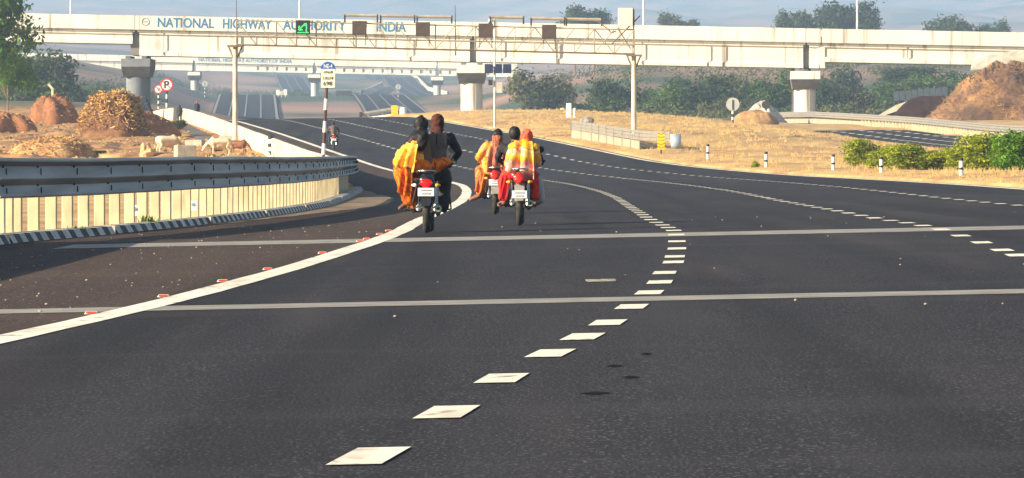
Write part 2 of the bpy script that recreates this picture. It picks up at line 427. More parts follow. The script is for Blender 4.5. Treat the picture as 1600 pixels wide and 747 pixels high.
# ---------------------------------------------------------------- second carriageway (right), with lines
OY = yrange(120, 860, 6)
opp_o = MB().strip([[opp(o_, Y, .0) for o_ in (-.02, 2, 4, 6, 8.6)] for Y in OY]).build('opposite_carriageway', M_road); tag(opp_o, kind='structure')
for o_ in (1.6, 4.2, 6.8):
    mb = MB(); y = 300+o_
    while y < 700:
        mb.quad([opp(o_-.24, y, .012), opp(o_+.24, y, .012), opp(o_+.24, y+3.2, .012), opp(o_-.24, y+3.2, .012)]); y += 8.5
    mb.build('lane_line', M_paint, opp_o)

# ---------------------------------------------------------------- far roads, on the rising land beyond
def far_road(name, T, nl, parent=None):
    """T: (Y, u_left, u_right)"""
    mb = MB(); lines = [MB() for _ in range(nl)]
    ys = []; y = T[0][0]
    while y < T[-1][0]: ys.append(y); y += y*.012
    ys.append(T[-1][0])
    A = [(t[0], (t[1]-800)*t[0]/F) for t in T]; B = [(t[0], (t[2]-800)*t[0]/F) for t in T]
    R_ = []; L_ = [[] for _ in range(nl)]
    for y in ys:
        a, b = smoothtab(A, y, 40), smoothtab(B, y, 40)
        R_.append([(lerp(a, b, k/8), y, farZ(lerp(a, b, k/8), y)+.35) for k in range(9)])
        for k in range(nl):
            x = lerp(a+.6, b-.6, k/(nl-1)); hw = .28 if k in (0, nl-1) else .16
            L_[k].append([(x-hw, y, farZ(x, y)+.45), (x+hw, y, farZ(x, y)+.45)])
    o = mb.strip(R_).build(name, M_road); tag(o, kind='structure')
    for k in range(nl): MB().strip(L_[k]).build('edge_line' if k in (0, nl-1) else 'lane_line', M_paintfar, o)
far_road('far_carriageway', [(1340,322,440),(1450,328,437),(1700,336,434),(1950,342,431),(2100,345,430)], 5)
far_road('far_carriageway', [(1340,586,704),(1450,572,682),(1700,560,652),(1950,548,630),(2100,545,622)], 5)
far_road('distant_carriageway', [(2350,448,506),(2700,444,498),(3300,430,476),(4000,424,462),(4700,430,462)], 4)
far_road('distant_carriageway', [(2350,632,698),(2700,628,688),(3300,596,648),(4000,560,604),(4700,548,584)], 4)
mb = MB()
def fpt(u, y, dz=.0):
    x = (u-800)*y/F; return (x, y, farZ(x, y)+dz)
def fwall(T, h, name, m):
    mb = MB(); R_ = []
    for u, y in T:
        p = Vector(fpt(u, y)); R_.append([p+Vector((-.3, 0, 0)), p+Vector((-.3, 0, h)), p+Vector((.3, 0, h)), p+Vector((.3, 0, 0))])
    return mb.strip(R_).build(name, m)
tag(fwall([(566,2350),(570,2600),(580,2800),(598,3000)], 3.0, 'retaining_wall', M_conc), 'long pale low wall slanting across the hazy slope between distant carriageways', 'wall')
tag(fwall([(636,3900),(650,3400),(668,2900),(700,2350)], 1.6, 'boundary_wall', M_conc), 'pale wall running along the right edge of the distant road', 'wall')

# ---------------------------------------------------------------- left crash barrier
bar_o = empty('crash_barrier', barP(140), 'grey double wave steel guardrail on pale concrete posts along the left curve', 'crash barrier')
def child(mb, name, mats, parent, **k):      # mesh given in world coordinates, parented to a root that is only translated
    o = mb.build(name, mats, parent, **k); o.location = -Vector(parent.location) if not parent.rotation_euler.z else o.location
    return o
prof = [(.03,.63),(.10,.64),(.115,.66),(.065,.73),(.015,.815),(.10,.895),(.11,.915),(.06,1.01),(.01,1.095),(.10,1.165),(.095,1.185),(.02,1.215),(-.10,1.22)]
mb = MB()
mb.strip([[barP(Y, p[0]+.012*N(Y*.5, 3), p[1]+.012*N(Y*.16, 8)) for p in prof] for Y in yrange(97, 262, 1.5)])
for y in yrange(98, 258, 4):
    for z in (.815, 1.09):
        p = barP(y, .02, z); mb.cyl(p, p+Vector((.03, 0, 0)), .022, .016, 6, mi=1)
    for x_, z0, z1 in ((.088,.64,.80),(.082,.92,1.08)):
        a = barP(y, x_, z0); b = barP(y, x_, z1); mb.box((a+b)/2, (.02, .03, (z1-z0)*.8), mi=1)
child(mb, 'rail', [M_galv, M_dark], bar_o)
y = 97.0; k = 0; rp = random.Random(5)
while y < 196 and k < 95:
    p = barP(y, -.12, 0); h = 1.12
    mb = MB().box(p+Vector((0, 0, h/2-.05)), (.165, .22, h))
    child(mb, 'post', M_post, bar_o, bevel=.012)
    y += (.9 if y < 100.3 else 1.85 if y < 112 else 1.75 if y < 130 else 1.45)+rp.uniform(-.08, .08); k += 1
for (u, s) in ((212, 93), (313, 86), (373, 81), (414, 76), (448, 71)):
    # little white notices fixed to posts
    Y = F/s; best = barP(Y, -.12, 0)
    p = barP(Y, -.10, .33)
    mb = MB().box(p+Vector((-.02, -.11, 0)), (.13, .02, .18)).cyl(p+Vector((-.02, -.122, .02)), p+Vector((-.02, -.13, .02)), .032, .032, 12, mi=1)
    child(mb, 'reflector_plate', [M_white, mk('sticker_blue', (.18,.28,.42), .6)], bar_o)

# solid concrete parapet before the steel rail, then the long wall beyond
def wall(name, Ya, Yb, h, label, off=-.28, th=.26, panel=6.0):
    r = empty(name, barP((Ya+Yb)/2), label, 'wall')
    y = Ya; k = 0
    rnd = random.Random(9)
    while y < Yb-1:
        y2 = min(Yb, y+panel); rr = []
        hh = h+rnd.uniform(-.015, .015)
        for q in yrange(y+.03, y2-.03, 2):
            g0 = -.5
            rr.append([barP(q, off-th, g0), barP(q, off-th+.03, hh-.04), barP(q, off-th+.06, hh), barP(q, off-.06, hh), barP(q, off-.03, hh-.05), barP(q, off, g0)])
        mb = MB().strip(rr)
        mb.quad(rr[0]); mb.quad(list(reversed(rr[-1])))
        child(mb, 'wall_panel', M_conc, r); y = y2; k += 1
    return r
wall('parapet_wall', -30, 96.4, 1.18, 'solid pale concrete parapet that leads up to the steel rail', panel=12)
wall('boundary_wall', 196, 690, 1.08, 'long cream concrete boundary wall between cows field and far road bend', panel=9)
# kerb with black and white stripes
kr = tag(empty('kerb', barP(140)), kind='structure')
y = 60.0; seg = 0; rk = random.Random(2)
while y < 236:
    L = rk.uniform(13, 17) if y > 98 else 12
    yy = y; mb = MB(); i = 0
    while yy < y+L:
        y2 = min(y+L, yy+.62*(1+.15*rk.uniform(-1, 1))); i += 1
        A = [barP(q, .16, -.02) for q in (yy, y2)]; B = [barP(q, .19, .13) for q in (yy, y2)]; C = [barP(q, .02, .14) for q in (yy, y2)]; D = [barP(q, 0, -.02) for q in (yy, y2)]
        sh_ = Vector((0, -.10, 0))
        mb.strip([[A[0]+Vector((.16,0,0)), B[0]+sh_+Vector((.05,0,0)), C[0]+sh_, D[0]], [A[1]+Vector((.16,0,0)), B[1]+sh_+Vector((.05,0,0)), C[1]+sh_, D[1]]], mi=i % 2)
        yy = y2
    mb.box(barP(y, .12, .05), (.28, .35, .17), mi=2)
    child(mb, 'kerb_segment', [M_kblack, M_kwhite, M_conc], kr); y += L+.3; seg += 1
# weeds at the foot of the posts
M_leaf = mk('leaf_bright', (.14, .22, .03), .7, c2=(.06, .13, .02), scale=8)
def tuft(name, loc, n, h, sp, m, label, cat, seed=1, parent=None):
    r_ = random.Random(seed); mb = MB()
    for i in range(n):
        a = r_.uniform(0, 6.28); rr = sp*math.sqrt(r_.random()); b = Vector((rr*math.cos(a), rr*math.sin(a), -.02))
        t = b+Vector((r_.uniform(-.5, .5)*h, r_.uniform(-.5, .5)*h, h*r_.uniform(.5, 1))); wv = Vector((r_.uniform(-1, 1), r_.uniform(-1, 1), 0)).normalized()*h*.12
        mid = (b+t)/2+wv*.6
        mb.quad([b-wv*.3, mid-wv, t, mid+wv])
    o = mb.build(name, m, None, loc=loc); return tag(o, label, cat)
for (u, s, n, h, l) in ((85, 101, 60, .16, 'wide low weed tuft at the foot of the nearest barrier posts'),
                        (210, 93, 40, .24, 'upright weed under the round blue sticker plate on the barrier'),
                        (247, 91, 45, .14, 'spreading weed between middle barrier posts above the striped kerb'),
                        (290, 88, 25, .10, 'small weed sprout right of the spreading weed at the barrier')):
    Y = F/s; tuft('weed', barP(Y, .1, .05), n, h, .14, M_leaf, l, 'weed', seed=int(u))

# red road studs along the left edge line
M_studw = mk('stud_white', (.8, .72, .6), .4); M_studr = mk('stud_red', (.75, .07, .03), .35)
STU = [(15,518,232,'nearest red road stud at the left frame edge'),(192,478,203,'second red road stud beyond the nearer worn bar'),(322,448,183,'red road stud third along the edge line'),
       (413,424,165,'red road stud fourth along the edge line'),(488,404,151,'red road stud just before the far worn bar'),(537,379,132,'red road stud lying on the far worn bar'),
       (575,363,118,'red road stud left of the pair behind the left motorcycle'),(598,359.5,115,'red road stud closing up behind the left motorcycle'),(617,353,108,'red road stud just left of the left rear wheel'),(633,347.5,102,'red road stud under the left motorcycle footrest')]
mb = MB()
def stud_mesh(mb):
    mb.strip([[(-.055,-.05,0),(-.04,-.04,.022),(.04,-.04,.022),(.055,-.05,0)],[(-.055,.05,0),(-.04,.035,.022),(.04,.035,.022),(.055,.05,0)]])
    mb.quad([(-.055,-.05,0),(.055,-.05,0),(.04,-.04,.022),(-.04,-.04,.022)]); return mb
st0 = None
for (u, v, s, lab) in STU:
    Y = F/s; X = X1(Y)-4.0-.32
    u_ = (u-800)/s
    loc = Vector((min(u_, X+.12) if abs(u_-X) < .6 else X, Y, Z1(Y)+SUP*(X-X1(Y))+.003))
    if st0 is None:
        st0 = stud_mesh(MB()).build('road_stud', M_studw, loc=loc, bevel=.004)
        MB().box((0, -.050, .013), (.075, .012, .014), rot=Matrix.Rotation(R(-20), 3, 'X')).build('reflector', M_studr, st0)
        tag(st0, lab, 'road stud', 'red road studs along the left edge line')
    else: copy_tree(st0, loc=loc, label=lab)

# ---------------------------------------------------------------- flyovers
M_pierg = mk('pier_grey', (.20,.21,.22), .9, c2=(.15,.16,.17), scale=.6, detail=6)
def flyover(name, s, top, bot, segs, piers, label, par_h, col_r, cap_w, mat, depth=11, base=None, ends=None, side_bot=None):
    """top/bot: z as functions of X; segs: (x0, x1, lift); piers: (x, zbase)"""
    Y = F/s; r = empty(name, (0, Y, 0), label, 'bridge')
    k = F/Y
    def bl(mb, n, m, **kk): return mb.build(n, m, r, **kk)
    x0 = segs[0][0]; x1 = segs[-1][1]
    for (a, b, lift) in segs:
        n = max(2, int((b-a)/6)); xs = [a+.05+(b-a-.1)*i/n for i in range(n+1)]
        mb = MB()
        for yy, sgn in ((0, 1), (depth, -1)):
            pr = [(0, 0), (0, -par_h), (.35*sgn, -par_h-.03), (.35*sgn, -par_h-.28), (.75*sgn, -par_h-.30)]
            mb.strip([[(x, yy+p[0], top(x)+p[1]) for p in ([(.28*sgn, -1.0), (.28*sgn, 0)]+pr)] for x in xs])
        mb.strip([[(x, .3, top(x)-1.0), (x, depth-.3, top(x)-1.0)] for x in xs])
        mb.strip([[(x, .3, top(x)-par_h-.28), (x, depth-.3, top(x)-par_h-.28)] for x in xs])
        bl(mb, 'parapet', mat)
        for gy in (.7, depth/2, depth-1.1):
            mb = MB()
            def zt(x): return top(x)-par_h-.285
            def zb(x): return bot(x)+lift
            prf = lambda x: [(x, gy-.25, zt(x)), (x, gy-.25, zt(x)-.22), (x, gy, zt(x)-.34), (x, gy, zb(x)+.62), (x, gy-.22, zb(x)+.42), (x, gy-.22, zb(x)), (x, gy+.5, zb(x)), (x, gy+.5, zt(x))]
            xa = [a+.3+(b-a-.6)*i/n for i in range(n+1)]
            mb.strip([prf(x) for x in xa]); mb.quad(prf(xa[0])); mb.quad(list(reversed(prf(xa[-1]))))
            bl(mb, 'girder', mat)
    for (x, zb_, wr) in piers:
        zc = bot(x)-.02; p = empty('pier', (x, 0, 0)); p.parent = r
        cw = cap_w
        mb = MB(); ht = .95*cap_w/3.4; y0, y1 = -.3, depth+.3
        mb.box((0, depth/2, zc-.35-ht/2), (cw, y1-y0, ht))
        mat_ = M_pierg if wr == 2 else mat; mb.build('pier_cap', mat_, p, bevel=.04)
        z1 = zc-.35-ht; z2 = z1-1.15*cap_w/3.4
        mb = MB()
        mb.strip([[(-cw/2, y0, z1-.003), (cw/2, y0, z1-.003), (cw/2, y1, z1-.003), (-cw/2, y1, z1-.003)], [(-cw/2+.25, y0+1.2, z2), (cw/2-.25, y0+1.2, z2), (cw/2-.25, y1-1.2, z2), (-cw/2+.25, y1-1.2, z2)]], close=True)
        mb.build('cap_taper', M_under, p)  # downward faces darkened by colour to stand for shade under the cap
        for cy in (2.2, depth-2.2):
            MB().cyl((0, cy, zb_-3), (0, cy, z2), col_r, col_r, 28).build('column', mat_, p, smooth=False)
        mb = MB()
        for bx in (-cw*.28, cw*.28):
            for by in (.8, depth/2, depth-1): mb.box((bx, by, zc-.17), (.55, .6, .33))
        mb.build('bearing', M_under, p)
    return r
S1 = 13.5
tz = lambda x: CZ-((24+.0192*((x*S1+800)-200))-222)/S1
bz = lambda x: CZ-((87+.0186*((x*S1+800)-230))-222)/S1
px = [(212-800)/S1, (738-800)/S1, (1258-800)/S1]
fly = flyover('flyover', S1, tz, bz, [(-84, px[0]-.1, 1.35), (px[0]+.1, px[1], 0), (px[1]+.15, px[2]+.1, 0), (px[2]+.2, px[2]+1.9, 0), (px[2]+1.9, 60.5, .75)],
        [(px[0], 2, 2), (px[1]-.1, 1.5, 1), (px[2]+.05, 2, 1)], 'long cream highway flyover with blue lettering, spanning the whole road', 1.62, 1.25, 3.4, M_bridge)
for gx_ in (px[0], px[1]+.08, px[2]+.2):
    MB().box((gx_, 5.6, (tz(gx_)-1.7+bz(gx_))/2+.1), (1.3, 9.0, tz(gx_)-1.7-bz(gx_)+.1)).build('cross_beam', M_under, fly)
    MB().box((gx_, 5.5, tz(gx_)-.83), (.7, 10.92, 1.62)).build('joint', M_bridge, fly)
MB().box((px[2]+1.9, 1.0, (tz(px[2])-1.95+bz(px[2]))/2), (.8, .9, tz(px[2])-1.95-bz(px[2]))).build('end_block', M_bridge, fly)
# drain pipes, stains frames on the near face
mb = MB()
for (u, v0, v1, wd) in ((371,55,88,.35),(1003,65,100,.12),(255,50,86,.12),(1105,70,103,.10),(1129,70,103,.12),(870,62,98,.5),(640,52,94,.1),(783,60,95,.14),(1418,72,92,.2)):
    x = (u-800)/S1; mb.box((x, .42, CZ-((v0+v1)/2-222)/S1), (wd*.5, .1, (v1-v0)/S1))
mb.build('drain_pipe', mk('rusty_pipe', (.30, .25, .20), .8, c2=(.16, .12, .09), scale=2), fly)
for (wd_, u0, u1) in (('NATIONAL', 246, 334), ('HIGHWAY', 348, 424), ('AUTHORITY', 442, 540), ('OF', 553, 573), ('INDIA', 588, 634)):
    uc = (u0+u1)/2; x = (uc-800)/S1
    text(wd_, (u1-u0)/S1, 15.5/S1, M_lblue, fly, (x, -.02, CZ-((27+.0192*(uc-240))+15.5-222)/S1), rot=(R(90), R(1.1), 0), depth=.012, bold=.018)
# small emblem left of the words
x = (227-800)/S1
MB().torus((x, -.02, CZ-(34-222)/S1), .42, .05, axis='y', n=20, m=4).box((x, -.02, CZ-(34-222)/S1), (.5, .02, .16)).build('emblem', mk('emblem_grey', (.42, .40, .40), .8), fly)
# light masts on the deck
def mast(u, vb, vt, label, arm=True):
    r = empty('light_mast', (( u-800)/S1, F/S1+.9, CZ-(vb-222)/S1), label, 'light mast', 'light masts on the flyover deck')
    h = (vb-vt)/S1+3
    MB().cyl((0,0,-.4),(0,0,h), .13, .08, 8).build('pole', M_white, r)
    MB().cyl((0,0,h-.05),(.9,0,h+.15), .05, .04, 6).build('arm', M_white, r)
    MB().box((1.2,0,h+.15), (.7,.25,.12)).build('lamp_head', M_galv, r, bevel=.03)
mast(468, 38, 0, 'slim pale mast on the flyover above the green lit panel')
mast(1006, 44, 0, 'slim pale mast on the flyover right of the gantry box')
mast(1340, 49, 0, 'slim pale mast on the flyover beside the big round tree')
mast(110, 26, 0, 'thin mast on the flyover left end beside the leafy tree')
# the second flyover behind, smaller and hazy
S2 = 5.4
tz2 = lambda x: CZ-((87+.022*((x*S2+800)-230))-222)/S2
bz2 = lambda x: CZ-((109+.0205*((x*S2+800)-230))-222)/S2
p2 = [(303-800)/S2, (491-800)/S2, (683-800)/S2]
fly2 = flyover('flyover', S2, tz2, bz2, [(-150, p2[0]-.2, 0), (p2[0]+.2, p2[1]-.2, 0), (p2[1]+.2, p2[2]-.2, 0), (p2[2]+.2, 1.5, 0)],
        [(p2[0], 10, 1), (p2[1], 10, 1), (p2[2], 10, 1)], 'smaller hazy flyover seen beneath the near one, crossing the far road', 1.8, 1.0, 3.6, M_bridge2)
text('NATIONAL HIGHWAY AUTHORITY OF INDIA', (456-310)/S2, 6/S2, M_lblue, fly2, ((383-800)/S2, -.03, CZ-(97.5-222)/S2), rot=(R(90), R(1.2), 0), depth=.012, bold=.015)
for i in range(25):
    u = 402+i*15; x = (u-800)/S2; MB().box((x, .6, tz2(x)-2.9), (.35, .12, 1.6)).build('stiffener', M_under, fly2)

# ---------------------------------------------------------------- sign gantry with signal panels
SG = 25.0; GY = F/SG
M_gan = mk('gantry_paint', (.40, .34, .26), .7, c2=(.28, .22, .16), scale=2)
M_ganbrown = mk('gantry_brown', (.20, .14, .10), .8, c2=(.13, .09, .06), scale=2)  # brown of the truss in shadow, put into its colour
gan = empty('sign_gantry', (0, GY, 0), 'lattice gantry across the road on two tall pale poles', 'gantry')
def gz(v, s=SG): return CZ-(v-222)/s
def gx(u, s=SG): return (u-800)/s
def sl_(u): return .0235*(u-370)
xl, xr = gx(367.5), gx(990.5)
for x in (xl, xr):
    vb = 222-(groundZ(x, GY)-CZ)*SG
    MB().cyl((x, 0, gz(vb)-.5), (x, 0, gz(72+sl_(x*SG+800))), .17, .14, 14).build('post', mk('pole_cream', (.66,.58,.42), .7, c2=(.5,.42,.3), scale=1.5), gan)
    zc = gz(72+sl_(x*SG+800))
    mb = MB().box((x, 0, zc), (.95, 1.5, .10))
    for sx in (-1, 1): mb.cyl((x+sx*.42, 0, zc-.03), (x+sx*.12, 0, zc-.75), .05, .05, 6)
    mb.build('post_bracket', M_ganbrown, gan)
def U(u, v, y): return (gx(u), y, gz(v+sl_(u)))
for vy, nm, m_, r_ in ((70, 'lower_chord', M_ganbrown, .055), (56, 'middle_chord', M_gan, .04), (32, 'upper_chord', M_gan, .04)):
    mb = MB()
    for y in (-.6, .6): mb.cyl(U(370, vy, y), U(991, vy, y), r_, r_, 6)
    mb.build(nm, m_, gan)
mb = MB(); us = [370+i*31.05 for i in range(21)]
for i, u in enumerate(us):
    mb = MB()
    for y in (-.6, .6):
        mb.cyl(U(u, 70, y), U(u, 32 if i % 2 == 0 else 56, y), .035, .035, 5)
    for v_ in (70, 32 if i % 2 == 0 else 56): mb.cyl(U(u, v_, -.6), U(u, v_, .6), .03, .03, 5)
    mb.build('upright', M_gan, gan)
for i in range(0, 20):
    a, b = us[i], us[min(20, i+1)]
    mb = MB()
    if i < 10: mb.cyl(U(a, 32, -.6), U(b, 70, -.6), .032, .032, 5)
    else: mb.cyl(U(b, 32, -.6), U(a, 70, -.6), .032, .032, 5)
    mb.build('diagonal', M_gan, gan)
    if i % 3 == 0: MB().cyl(U(a, 32, .6), U(b, 70, .6), .032, .032, 5).build('diagonal', M_gan, gan)
for u, v0 in ((474, 32), (562, 33), (661, 35), (759, 37), (858, 39)):
    p = empty('signal_panel', (gx(u), -.75, gz(v0+11))); p.parent = gan
    if u == 474: p['label'] = 'signal panel lit with a green arrow'
    MB().box((0, 0, 0), (.90, .18, .88)).build('casing', mk('panel_brown', (.085, .055, .038), .7, c2=(.06,.04,.03)) if u != 474 else M_black, p, bevel=.015)
    mb = MB()
    for sx in (-.38, .38): mb.cyl((sx, .1, -.5), (sx, .1, -1.1), .03, .03, 5)
    mb.build('bracket', M_ganbrown, p)
    if u == 474:
        ge = mk('green_led', (.03, .62, .10), .5, emit=.9); mb = MB(); rg = random.Random(1)
        # arrow pointing down-left and an upright stroke made of lamps
        pts = [(-.22+.36*t, -.12+.34*t) for t in [i/9 for i in range(10)]]+[(-.24+.2*t, -.16) for t in [0,.33,.66,1]]+[(-.24, -.16+.22*t) for t in [0,.33,.66,1]]
        pts += [(.22, -.28+.5*t) for t in [i/8 for i in range(9)]]+[(.12+.1*t, .12+.1*t) for t in (0, .5)]
        pts += [(-.3+.6*i/7, -.33) for i in range(8)]
        for a, b in pts: mb.cyl((a+rg.uniform(-.01,.01), -.09, b), (a, -.11, b), .036, .03, 7)
        mb.build('green_lamps', ge, p)
for (u0, u1, v) in ((539,590,24),(595,648,25),(652,706,26),(766,818,27),(830,882,29),(885,940,30)):
    mb = MB(); mb.cyl((gx(u0), -.4, gz(v)), (gx(u1), -.4, gz(v+1)), .11, .11, 6)
    mb.build('camera_rail', M_gan, gan)
    for u in (u0, u1): MB().box((gx(u), -.4, gz(v+5)), (.10, .2, .5)).build('rail_end', M_dark, gan)
mb = MB().box((gx(977), -.7, gz(27)), (.92, .5, 1.12)); mb.build('equipment_box', mk('box_cream', (.72,.66,.52), .6, c2=(.66,.6,.46)), gan, bevel=.03)
MB().box((gx(977)+.52, -.6, gz(29)), (.08, .4, 1.1)).build('box_side', M_dark, gan)
for a, b in (((990,75),(990,12)),((370,68),(369,0)),((712,87),(711,8))): MB().cyl((gx(a[0]), 0, gz(a[1])), (gx(b[0]), 0, gz(b[1])), .05, .03, 6).build('aerial', M_ganbrown, gan)
MB().cyl(U(955,56,-.6), U(1000,10,-.6), .04, .04, 5).build('strut', M_ganbrown, gan); MB().cyl(U(965,30,-.6), U(985,62,-.6), .04, .04, 5).build('strut', M_ganbrown, gan)
MB().tube([U(935,20,-.5), U(944,28,-.5), U(950,32,-.5), U(955,38,-.5), U(962,35,-.5)], .04, 5).build('cable', M_ganbrown, gan)

# camera pole with solar panels
SC = 27.0; cp = ag(773, 199, 24.5); cpo = empty('camera_pole', cp, 'tall thin pole with solar panels and a dome camera on the verge', 'camera pole')
h = 190/24.5; K = 1/24.5
MB().cyl((0,0,-.6),(0,0,h), .09, .06, 10).build('pole', mk('pole_white', (.62,.6,.55), .6), cpo)
sp = MB()
for i in range(3): sp.box((-.42+i*.65, -.1, 102*K), (.6, .05, .70), rot=Matrix.Rotation(R(-22), 3, 'X'))
sp.build('solar_panel', mk('solar_blue', (.015,.02,.045), .25, c2=(.03,.035,.07), scale=4, spec=.6), cpo, bevel=.01)
MB().cyl((0,0,190*K-.05),(-.28,-.1,190*K-.02), .03, .03, 6).build('camera_arm', M_white, cpo)
MB().ball((-.3,-.12,185*K), .17).build('dome_camera', M_white, cpo, smooth=True); MB().ball((-.32,-.2,181*K), .12).build('lens', M_black, cpo, smooth=True)
MB().box((.35,-.12,69*K), (.42,.3,.75)).build('control_box', mk('box_pale', (.55,.5,.42), .7), cpo, bevel=.02)
MB().box((-.30,-.12,78*K), (.3,.25,.4)).build('small_box', M_dark, cpo, bevel=.02)
MB().cyl((-.02,0,100*K),(-.35,0,118*K), .03, .03, 6).build('brace', M_galv, cpo)

# ---------------------------------------------------------------- kilometre sign
sk = 56.0; kx = (503-800)/sk; kY = F/sk
kz = barP(kY, -.5)[2]
km = empty('kilometre_sign', (kx, kY, kz), 'white kilometre board with blue arched top on black and white striped pole', 'road sign')
top_ = CZ-(97-222)/sk-kz; hh = top_
zb = top_-40/sk
mb = MB(); n = 11; z0 = -.3; lean = .048
for i in range(n):
    a = z0+(zb-z0)*i/n; b = z0+(zb-z0)*(i+1)/n
    mb.cyl((lean*a-.02, 0, a), (lean*b-.02, 0, b), .052 if i % 2 else .045, None, 10, mi=i % 2)
mb.build('pole', [mk('pole_rust', (.10,.05,.04), .7), M_white], km)
xc = lean*(zb+.3)-.0
mb = MB(); W_ = .39; H_ = 29/sk
mb.quad([(xc-W_/2, -.06, zb), (xc+W_/2, -.06, zb), (xc+W_/2+.01, -.06, zb+H_), (xc-W_/2+.01, -.06, zb+H_)])
mb.quad([(xc-W_/2, -.045, zb), (xc-W_/2+.01, -.045, zb+H_), (xc+W_/2+.01, -.045, zb+H_), (xc+W_/2, -.045, zb)])
mb.build('board', mk('sign_cream', (.80,.76,.60), .6), km)
mb = MB(); arc = [(xc+.01+.205*math.cos(math.pi*i/14), zb+H_+.005+.2*math.sin(math.pi*i/14)) for i in range(15)]
mb.quad([(a, -.062, z) for a, z in reversed(arc)]); mb.quad([(a, -.045, z) for a, z in arc])
mb.build('arched_top', M_blue, km)
M_ink = mk('sign_ink', (.05,.045,.03), .7)
text('NE-4', .24, .11, M_white, km, (xc+.01, -.07, zb+H_+.03), depth=.003, bold=.02)
text('दिल्ली', .27, .105, M_ink, km, (xc+.01, -.066, zb+.37), depth=.002)
text('DELHI', .27, .08, M_ink, km, (xc+.01, -.066, zb+.225), depth=.002)
text('698', .25, .12, M_ink, km, (xc+.0, -.066, zb+.055), depth=.002, bold=.012)

# no parking / no stopping signs
def disc_sign(name, u, v, vb, s, r, label, kind):
    p = ag(u, vb, s) if s > 14 else at(u, vb, s); vb = 222-(p.z-CZ)*F/p.y; s = F/p.y; o = empty(name, p, label, 'road sign'); h = (vb-v)/s
    mb = MB(); n = 8
    for i in range(n):
        a = -.4+(h-.05+.4)*i/n; b = -.4+(h-.05+.4)*(i+1)/n; mb.cyl((0,0,a),(0,0,b), .09, None, 10, mi=i % 2)
    mb.build('pole', [M_black, M_white], o)
    if kind == 'back':
        MB().cyl((0,-.10,h),(0,-.06,h), r, r, 32).build('disc', mk('sign_back', (.42,.42,.38), .5, c2=(.36,.36,.33)), o)
        MB().box((0,-.12,h-.05),(.10,.04,r*1.5)).build('bracket', M_dark, o); return o
    if kind == 'dark':
        MB().cyl((0,-.12,h),(0,-.06,h), r, r, 32).build('disc', M_dark, o); return o
    if s < 17: r *= 1.1
    MB().cyl((0,-.12,h),(0,-.08,h), r, r, 32).build('disc', M_white, o)
    MB().torus((0,-.125,h), r*.90, r*.10, axis='y', n=36, m=6, sq=.2).build('red_border', M_red, o)
    if kind == 'P':
        text('P', r*.75, r*1.15, M_black, o, (0,-.135,h-r*.56), depth=.004, bold=.02)
        MB().box((.0,-.128,h),(r*1.7,.006,r*.13), rot=Matrix.Rotation(R(38), 3, 'Y')).build('slash', M_red, o)
    else:
        MB().box((-.03,-.130,h+.02),(r*1.1,.006,r*.16), rot=Matrix.Rotation(R(50), 3, 'Y')).box((.06,-.133,h-.02),(r*.7,.006,r*.14), rot=Matrix.Rotation(R(-50), 3, 'Y')).build('arrow', M_black, o)
        MB().box((.0,-.136,h),(r*1.7,.006,r*.12), rot=Matrix.Rotation(R(38), 3, 'Y')).build('slash', M_red, o)
    return o
disc_sign('traffic_sign', 260.5, 132.5, 183, 19.6, .56, 'round red bordered no parking sign with a black letter P', 'P')
disc_sign('traffic_sign', 247.5, 139.5, 170, 15.8, .50, 'smaller red bordered prohibition sign half behind the no parking sign', 'x')
disc_sign('traffic_sign', 1145, 163, 194, 19.5, .52, 'grey round sign seen from behind on striped pole at the verge top', 'back')
disc_sign('traffic_sign', 1197, 164, 192, 18, .42, 'dark round sign on striped pole in front of the pale gravel heap', 'dark')
disc_sign('traffic_sign', 320, 131, 152, 6.2, .75, 'tiny round sign beside the far flyover left column', 'back')
disc_sign('traffic_sign', 622, 136, 158, 6.0, .70, 'tiny round sign beside the distant right carriageway', 'back')

# ---------------------------------------------------------------- delineator posts
def stripe_post(name, x, Y, z, h, r, label, cat, group, n=5, mats=None, head=False):
    o = MB()
    for i in range(n): o.cyl((0,0,-.1+(h+.1)*i/n),(0,0,-.1+(h+.1)*((i+1)/n if i < n-1 or n > 4 else (i+.6)/n)), r, r, 10, mi=i % 2)
    if n == 4:
        o = MB(); z0 = -.1
        for k_, (f_, mi_) in enumerate(((.42, 0), (.12, 1), (.32, 0), (.14, 1))):
            o.cyl((0,0,z0),(0,0,z0+f_*(h+.1)), r, r, 10, mi=mi_); z0 += f_*(h+.1)
    ob = o.build(name, mats or [M_white, M_black], loc=(x, Y, z)); return tag(ob, label, cat, group)
for i, (u, v, s, lb) in enumerate(((1106,249,32,'leftmost small black and white delineator, just right of the curved plate'),(1197,262,34,'small delineator post second from the hazard board'),
        (1302,265,37,'middle small delineator left of the green bushes'),(1377,270,39,'small delineator standing before the left end of the bushes'),(1502,275,42,'small delineator before the densest right hand bush'))):
    p = ag(u, v, s); x, Y = p.x, p.y
    stripe_post('delineator_post', x, Y, p.z, 25/s, .078, lb, 'delineator', 'black and white delineator posts along the verge', n=4)

